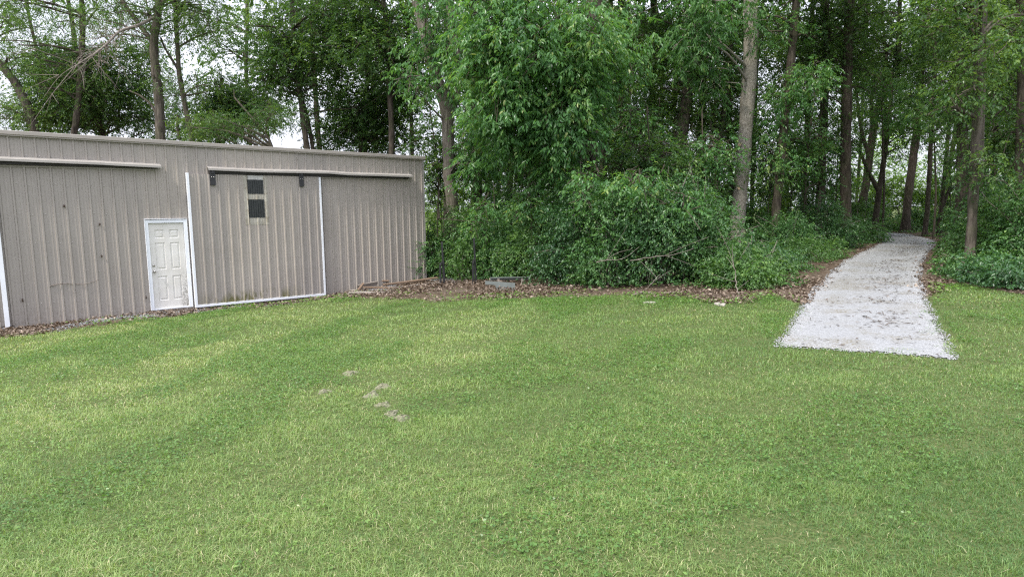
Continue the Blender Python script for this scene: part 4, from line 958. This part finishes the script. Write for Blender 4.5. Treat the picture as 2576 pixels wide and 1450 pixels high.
# --- saplings that fill the shade between the trunks
saps = [tree('sapling', 'leafy sapling in the shade between the trunks', 24, [(1600, 540), (1603, 470), (1606, 400)], 3, 2, [(1605, 370, 55, 70, 16), (1590, 450, 50, 40, 8)], 'maple', seed=60, top=5.4, shade=0, lpc=170, cat='sapling'),
        tree('sapling', 'leafy sapling in the shade between the trunks', 24, [(1600, 540), (1597, 470), (1590, 400)], 3, 2, [(1595, 350, 60, 60, 15), (1610, 440, 40, 40, 6)], 'hickory', seed=61, top=5.8, shade=0, lpc=150, cat='sapling')]
sp = [(1330, 26), (1600, 22.5), (1640, 25), (1460, 28), (1780, 24), (1840, 28), (1930, 25.5), (2020, 26), (2040, 31), (2100, 33), (1720, 30), (2470, 26), (2510, 23), (2390, 33), (1110, 25), (1560, 31), (1230, 31), (1990, 33), (2540, 29), (1390, 31), (2600, 21)]
for i, (px, Y) in enumerate(sp):
    p = at(px, 540, Y); p.z = float(gz(p.x, p.y)); g = 'saplings between the trunks'
    if i < 2: saps[i].location = p; tag(saps[i], None, None, g)
    else: copy_tree(saps[i % 2], p, rng.uniform(0, 6.28), rng.uniform(.8, 1.25), 'leafy sapling in the shade between the trunks', g)
# --- undergrowth and the wood far behind
n = 46000
x = RNG.uniform(-6, 32, n * 3); y = RNG.uniform(14, 48, n * 3); k = (lawn_sd(x, y) < -1.1) & (path_sd(x, y) > .2) & (sines(x, y, 81, 1.1) + .5 + .4 * (y > 22) > RNG.uniform(-.3, .7, n * 3))
s_ = (x - SHED.x) * math.cos(SHED_RZ) + (y - SHED.y) * math.sin(SHED_RZ); k &= s_ > 8.2
x, y = x[k][:n], y[k][:n]; n = len(x); az = RNG.uniform(0, 6.28, n)
hgt = .06 + .32 * np.clip(.5 + .5 * sines(x, y, 82, 1.7), 0, 1) * RNG.uniform(.2, 1, n) * np.clip((path_sd(x, y) - .2) / 1.2, .15, 1)
o = np.stack([x, y, gz(x, y) + hgt], 1); d = np.stack([np.cos(az), np.sin(az), RNG.uniform(-.4, .4, n)], 1); ln = RNG.uniform(.05, .10, n) * (1 + .012 * y)
V, Fc = leaves(o, d, np.array([0, 0, 1.]) + RNG.normal(size=(n, 3)) * .35, ln, ln * .6, .12)
tag(link('undergrowth', build_mesh('undergrowth', V, [Fc], [M['shrub']], [np.clip(RNG.normal(.45, .18, n), 0, 1)])), 'low leafy undergrowth covering the forest floor', 'undergrowth', kind='stuff')
rg = np.random.default_rng(5); n = 640
cx = rg.uniform(-62, 60, n); cy = 60 + rg.uniform(0, 8, n); cz = 6.6 * rg.beta(.9, 1.3, n) + .2 + 1.2 * np.sin(cx * .22) + np.where(cx > 24, 2.5, 0) * rg.random(n)
C = np.stack([cx, cy, cz + gz(cx, cy)], 1)
V, Fc, tn = foliage(rg, C, rg.uniform(.9, 1.9, n), np.full(n, 150.), np.full(n, .26), .2, .6, .6, 6, False)
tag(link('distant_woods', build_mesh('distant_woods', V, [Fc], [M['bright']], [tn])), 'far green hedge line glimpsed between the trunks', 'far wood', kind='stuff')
# --- leafy boughs of understory maples between the trunks
UG = 'understory maples between the trunks'
for i, (px, Y, py, hw, hh, nn, lab) in enumerate((
    (1640, 20, 400, 120, 45, 30, 'low spreading maple boughs above the big blue green shrub'), (1770, 21, 395, 80, 50, 20, 'maple boughs reaching the pale pruned tree from the left'),
    (1560, 24, 300, 70, 70, 18, 'understory maple right of the leafy hickory trunk'), (1960, 27, 400, 90, 60, 20, 'understory maple behind the vine covered trunk'),
    (2070, 30, 400, 80, 70, 22, 'understory maple left of the stout rough trunk'), (1220, 25, 420, 80, 60, 20, 'understory maple filling the shade beside the shaggy hickory'),
    (1330, 27, 440, 80, 40, 12, 'thin understory maple below the sky gap'), (2350, 30, 300, 90, 60, 20, 'understory maple boughs above the path bend'),
    (2500, 20, 330, 90, 60, 20, 'understory maple right of the slim grey trunk'), (1100, 24, 380, 50, 90, 18, 'understory maple close behind the shed corner'),
    (2220, 33, 250, 90, 80, 22, 'understory maple in front of the many limbed dark tree'), (1800, 27, 250, 110, 70, 26, 'understory maple behind the slim grey trunk'))):
    tree('understory_maple', lab, Y, [(px, 560), (px + 4, 480), (px - 3, py)], 5, 3, [(px, py, hw, hh, nn)], ('maple', 'hickory', 'maple')[i % 3], seed=80 + i, group=UG, top=at(px, py, Y).z + .6, shade=0, lpc=200, size=.12, R=(.4, .75), flat=.55)
for i, (px, Y, hw, top, lab) in enumerate(((1140, 36, 90, 440, 'behind the shaggy hickory'), (1250, 40, 90, 450, 'under the sky gap left of the leafy hickory'), (1420, 38, 100, 440, 'behind the leafy hickory trunk'), (1560, 36, 90, 430, 'behind the tall front shrubs'),
    (1700, 38, 100, 420, 'behind the thick leaning trunk'), (1800, 34, 80, 430, 'behind the slim grey trunk'), (1900, 36, 80, 440, 'just right of the pale pruned tree, far back'), (1990, 38, 80, 440, 'behind the vine covered trunk, far back'),
    (2080, 38, 80, 440, 'left of the stout rough trunk, far back'), (2150, 46, 80, 430, 'behind the many limbed dark tree'), (2440, 38, 80, 430, 'behind the stout twin trunk'), (2540, 32, 90, 410, 'behind the dark trunk near the right edge'))):
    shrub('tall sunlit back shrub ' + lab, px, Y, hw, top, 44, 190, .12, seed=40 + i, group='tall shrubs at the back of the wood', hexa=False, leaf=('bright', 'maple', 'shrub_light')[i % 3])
YG = 'young trees standing among the front shrubs'
for i, (px, Y, py, hw, hh, nn, lab) in enumerate(((1610, 15.6, 455, 42, 45, 12, 'young hickory poking out above the big blue green shrub'), (1480, 16.4, 470, 40, 50, 11, 'young hickory between the tall shrub and the dense low hanging shrub'),
    (1335, 18, 520, 36, 50, 9, 'young hickory above the grey metal panel'), (1720, 15.4, 520, 30, 45, 8, 'small young hickory left of the pale pruned tree'), (1215, 19.2, 560, 32, 50, 9, 'young hickory behind the second steel stand'))):
    tree('young_tree', lab, Y, [(px, 680), (px + 3, 560), (px - 2, py)], 2.2, 1.4, [(px, py, hw, hh, nn)], 'hickory', 'bark_dark', seed=110 + i, limb_p=0, group=YG, top=at(px, py - hh, Y).z, shade=0, lpc=95, size=.12, R=(.22, .4), hexa=True, ratio=.45, droop=.5, cat='young tree', limb_r=.012)
# ------------------------------------------------------------------ things lying about
def ground_box(name, label, cat, px, py, size, rz, tilt=(0, 0), mat='wood_grey', group=None, lift=0.0, bevel=.004):
    p = gp(px, py); m = MB(); lx, ly, lz = size; r = random.Random(name + label)
    nseg = 6; vs = []
    for i in range(nseg + 1):
        xx = -lx / 2 + lx * i / nseg; w_ = ly / 2 * (1 + r.uniform(-.06, .06)); o = r.uniform(-.006, .006); e = r.uniform(-.02, .02) if i in (0, nseg) else 0
        vs += [(xx + e, -w_, o), (xx - e, w_, o), (xx + e, w_, lz + o), (xx - e, -w_, lz + o)]
    fs = [(4 * i + t, 4 * i + (t + 1) % 4, 4 * i + 4 + (t + 1) % 4, 4 * i + 4 + t) for i in range(nseg) for t in range(4)] + [(3, 2, 1, 0), (4 * nseg, 4 * nseg + 1, 4 * nseg + 2, 4 * nseg + 3)]
    m.add(vs, fs); o = m.build(name, M[mat], None, bevel)
    o.location = (p.x, p.y, p.z + lift); o.rotation_euler = (tilt[0], tilt[1], rz)
    return tag(o, label, cat, group)
BD = 'old boards heaped by the shed wall'
A0 = SHED_RZ
for lab, px, py, sz, rz, tl, mt, lf in (
    ('long brown board lying against the wall, farthest right in the heap', 1035, 716, (1.9, .12, .03), A0 + .05, (.15, -.03), 'wood_brown', .10),
    ('thin grey strip of wood below the long brown board', 1045, 722, (1.6, .05, .03), A0 - .12, (0, -.04), 'wood_grey', .05),
    ('short weathered plank at the left end of the heap', 882, 733, (.50, .11, .035), -.35, (.1, .10), 'wood_grey', .04),
    ('grey plank leaning across the left of the heap', 893, 728, (.62, .13, .03), -.55, (.2, .14), 'wood_grey', .11),
    ('dark rotten board along the top of the heap', 915, 722, (.95, .13, .03), .15, (.05, -.02), 'wood_brown', .18),
    ('split brown plank at the top right of the heap', 945, 722, (.80, .10, .03), .05, (.1, .03), 'wood_brown', .19),
    ('grey plank stood on edge in the middle of the heap', 925, 729, (.60, .03, .13), .45, (.5, -.15), 'wood_grey', .10),
    ('short upright stick of wood leaning on the pale board', 908, 735, (.32, .07, .025), 1.2, (.0, -.55), 'wood_brown', .16),
    ('pale flat board lying nearest the lawn in the heap', 913, 741, (.75, .15, .035), .08, (.02, .01), 'wood_grey', .045),
    ('dark plank sloping down right of the heap', 955, 731, (.90, .09, .03), .25, (.1, .06), 'wood_brown', .08),
    ('pale strip of wood right of the heap on the leaves', 985, 733, (.60, .07, .025), .35, (0, .02), 'wood_grey', .03),
    ('small loose board end on the leaves in front of the wall', 972, 738, (.42, .10, .025), .2, (0, .02), 'wood_grey', .03)):
    ground_box('board', lab, 'board', px, py, sz, rz, tl, mt, BD, lf)
# black steel stands
def stand(label, px, py, tall, short):
    p = gp(px, py); t = empty('steel_stand', p, label, 'stand', 'black steel stands at the wood edge', rz=.25)
    def part(name, f):
        m = MB(); f(m); m.build(name, M['black'], t, .003)
    part('front_post', lambda m: m.box(-.023, .023, -.023, .023, -.05, short))
    part('tall_post', lambda m: m.bar((.16, .40, -.05), (.12, .40, tall), .046, .046))
    part('rear_post', lambda m: m.bar((.22, .75, -.05), (.20, .75, short * 1.1), .05, .05))
    part('top_arm', lambda m: m.bar((0, -.05, short + .028), (.19, .80, short + .05), .05, .05))
    part('base_bar', lambda m: m.bar((0, .03, .04), (.22, .72, .04), .05, .05))
stand('black steel stand with short and tall posts, nearer the shed corner', 1108, 722, 1.25, .60)
stand('black steel stand beside the grey metal panel', 1190, 716, 1.30, .60)
# weathered sheet metal panel with a curved end, and a flat strip behind it
p = gp(1262, 730); pane = empty('sheet_metal', p, 'grey weathered sheet metal panel with curved lower end, half buried in leaves', 'metal panel', rz=-.16)
m = MB(); out = [(-.44, .25), (.33, .20), (.33, -.06), (.05, -.06)]
for i in range(9):
    a = i / 8 * math.pi / 2; out.append((.05 - .22 * math.sin(a), -.06 + .20 * (1 - math.cos(a))))
out += [(-.30, .15), (-.44, .16)]
m.add([(x, 0, z) for x, z in out] + [(x, .012, z) for x, z in out], [tuple(range(len(out)))[::-1], tuple(len(out) + i for i in range(len(out)))] + [(i, (i + 1) % len(out), len(out) + (i + 1) % len(out), len(out) + i) for i in range(len(out))])
m.build('panel_sheet', M['galv'], pane)
m = MB(); m.box(.3305, .35, -.02, .03, -.06, .203); m.build('end_lip', M['galv'], pane, .003)
m = MB(); m.box(-.44, .33, .014, .05, .14, .15); m.build('top_flange', M['galv'], pane, .002)
q = gp(1292, 716); q2 = empty('metal_strip', q, 'long flat grey metal strip lying behind the curved metal panel', 'metal strip', rz=.05)
m = MB(); m.box(-.65, .45, -.05, .05, .20, .215); m.box(-.65, .45, .05, .055, .13, .2149); m.build('strip_sheet', M['galv'], q2, .002)
for fx_ in (-.45, .2):
    m = MB(); m.box(fx_, fx_ + .06, -.03, .03, -.05, .1995); m.build('strip_foot', M['wood_grey'], q2)
# flat stone and sticks
def stone(label, px, py, a, b_):
    p = gp(px, py); k = 9; r = random.Random(label); m = MB()
    ring = [(math.cos(2 * math.pi * i / k) * a * r.uniform(.8, 1.1), math.sin(2 * math.pi * i / k) * b_ * r.uniform(.8, 1.1)) for i in range(k)]
    m.add([(x, y, -.04) for x, y in ring] + [(x, y, .022) for x, y in ring] + [(x * .9, y * .9, .030) for x, y in ring] + [(0, 0, .032)],
          [(i, (i + 1) % k, k + (i + 1) % k, k + i) for i in range(k)] + [(k + i, k + (i + 1) % k, 2 * k + (i + 1) % k, 2 * k + i) for i in range(k)] + [(2 * k + i, 2 * k + (i + 1) % k, 3 * k) for i in range(k)])
    o = m.build('flat_stone', M['stone'], None); o.location = p; tag(o, label, 'stone')
stone('flat grey stone at the lawn edge below the low yellow green shrub', 1811, 766, .10, .19)
stone('small pale flat stone in the lawn edge left of the larger grey stone', 1635, 762, .14, .07)
def stick(label, pts, r, mat='dead', name='stick', cat='stick', twigs=0, parent=None, seed=0):
    rg = np.random.default_rng(900 + seed); P = smooth_path(pts, 14); P[1:-1] += rg.normal(0, .012, (12, 3)); T = Tubes(); T.add(P, np.linspace(r, r * .35, 14), 7, .05, rg)
    for i in range(twigs):
        j = rg.integers(3, 13); d = unit(P[j] - P[j - 2]) + rg.normal(0, .6, 3); e = P[j] + d * rg.uniform(.25, .7); T.add(smooth_path([P[j], (P[j] + e) / 2 + rg.normal(0, .06, 3), e], 6), np.linspace(r * .4, .003, 6), 5, 0, rg)
    V, Q = T.arrays(); off = np.array(parent.location) if parent else 0
    o = link(name, build_mesh(name, V - off, [Q], [M[mat]], smooth=True), parent)
    return o if parent else tag(o, label, cat)
def gl(px, py, h): p = gp(px, py); p.z += h; return p
stick('', [gl(1590, 745, .03), gl(1620, 742, .06), gl(1655, 741, .04)], .022, name='stick', seed=1)
bpy.data.objects['stick'].update_tag(); tag(bpy.data.objects['stick'], 'crooked stick on the leaves under the big blue green shrub', 'stick')
stick('thick grey stick on the litter right of the crooked stick', [gl(1668, 741, .03), gl(1700, 740, .05), gl(1722, 741, .03)], .026, seed=2)
stick('short pale log on the leaf litter right of the grey metal panel', [gl(1420, 727, .04), gl(1440, 724, .05), gl(1458, 720, .05)], .030, seed=3)
stick('pale dead branch lying across the front of the big blue green shrub', [at(1585, 655, 14.3), at(1640, 646, 14.1), at(1690, 640, 14.1), at(1745, 624, 14.3)], .011, twigs=2, seed=4, name='dead_branch', cat='branch')
stick('thin bare branch leaning out of the shrub left of the pale dead branch', [at(1500, 660, 15.0), at(1530, 652, 14.6), at(1565, 652, 14.4)], .014, twigs=3, seed=5, name='dead_branch', cat='branch')
stick('forked bare twig standing in front of the low yellow green shrub', [gl(1858, 748, 0), at(1850, 700, 13.6), at(1846, 672, 13.7)], .012, twigs=5, seed=6, name='dead_branch', cat='branch')
stick('curved twig hanging from the hedge to the litter in its middle', [gl(1615, 738, 0), at(1635, 715, 14), at(1660, 690, 14.3)], .012, twigs=3, seed=7, name='dead_branch', cat='branch')
# the bare dead branch of the tall locust
rg = np.random.default_rng(8)
P = smooth_path([at(386, 45, 24.6), at(345, 66, 23.6), at(300, 77, 22.8), at(272, 108, 22.2), at(240, 135, 21.6), at(210, 152, 21.2), at(182, 172, 20.8)], 30)
T = Tubes(); T.add(P, np.linspace(.06, .010, 30), 8, .04, rg)
for i in range(40):
    j = rg.integers(5, 30); d = unit(P[min(j, 29)] - P[j - 3]) * .45 + rg.normal(0, .6, 3) + np.array([0, 0, -.25]); ln = rg.uniform(.35, 1.2)
    a = P[j]; m1 = a + d * ln * .5 + rg.normal(0, .08, 3); e = m1 + (d + rg.normal(0, .8, 3)) * ln * .5
    T.add(smooth_path([a, m1, e], 8), np.linspace(.013, .003, 8), 5, 0, rg)
    for _ in range(2):
        e2 = m1 + (d + rg.normal(0, .8, 3)) * ln * .4; T.add(smooth_path([m1, (m1 + e2) / 2 + rg.normal(0, .05, 3), e2], 6), np.linspace(.009, .003, 6), 4, 0, rg)
V, Q = T.arrays(); o = link('dead_branch', build_mesh('dead_branch', V - np.array(t4.location), [Q], [M['dead']], smooth=True), t4); o['label'] = 'bare grey dead branch full of twigs'
# scraps caught on the wall: a dry vine and curled leaves
P = [wl(-2.02, -.03, .44), wl(-1.85, -.032, .50), wl(-1.55, -.03, .46), wl(-1.35, -.035, .44), wl(-1.1, -.03, .52)]
stick('thin dry vine stuck across the ribs low on the left shed wall', P, .010, name='dry_vine', cat='vine', seed=12)
for lab, s, z in (('curled brown leaf stuck low on the shed wall near the left sliding door', -2.52, .18), ('brown scrap caught halfway up the shed wall left of the white door', -1.0, 1.05), ('small brown scrap high on the shed wall under the left track cover', -1.62, 2.2), ('small dark scrap on the shed wall, upper left of the white door', -.98, 1.78), ('rusty brown scrap on the wall beside the foot of the white door', -.17, .02)):
    c = wl(s, -.03, z); r = random.Random(lab); m = MB(); n = 7
    pts = [(r.uniform(.6, 1) * math.cos(2 * math.pi * i / n), r.uniform(.6, 1) * math.sin(2 * math.pi * i / n)) for i in range(n)]
    m.add([(x * .022, -.012 - .01 * r.random(), y * .045) for x, y in pts] + [(0, -.028, 0)] + [(x * .020, .004, y * .04) for x, y in pts], [(i, (i + 1) % n, n) for i in range(n)] + [(i, n + 1 + i, n + 1 + (i + 1) % n, (i + 1) % n) for i in range(n)])
    o = m.build('leaf_scrap', M['dry'], None); o.location = c; o.rotation_euler.z = SHED_RZ; tag(o, lab, 'leaf scrap', 'scraps stuck on the shed wall')
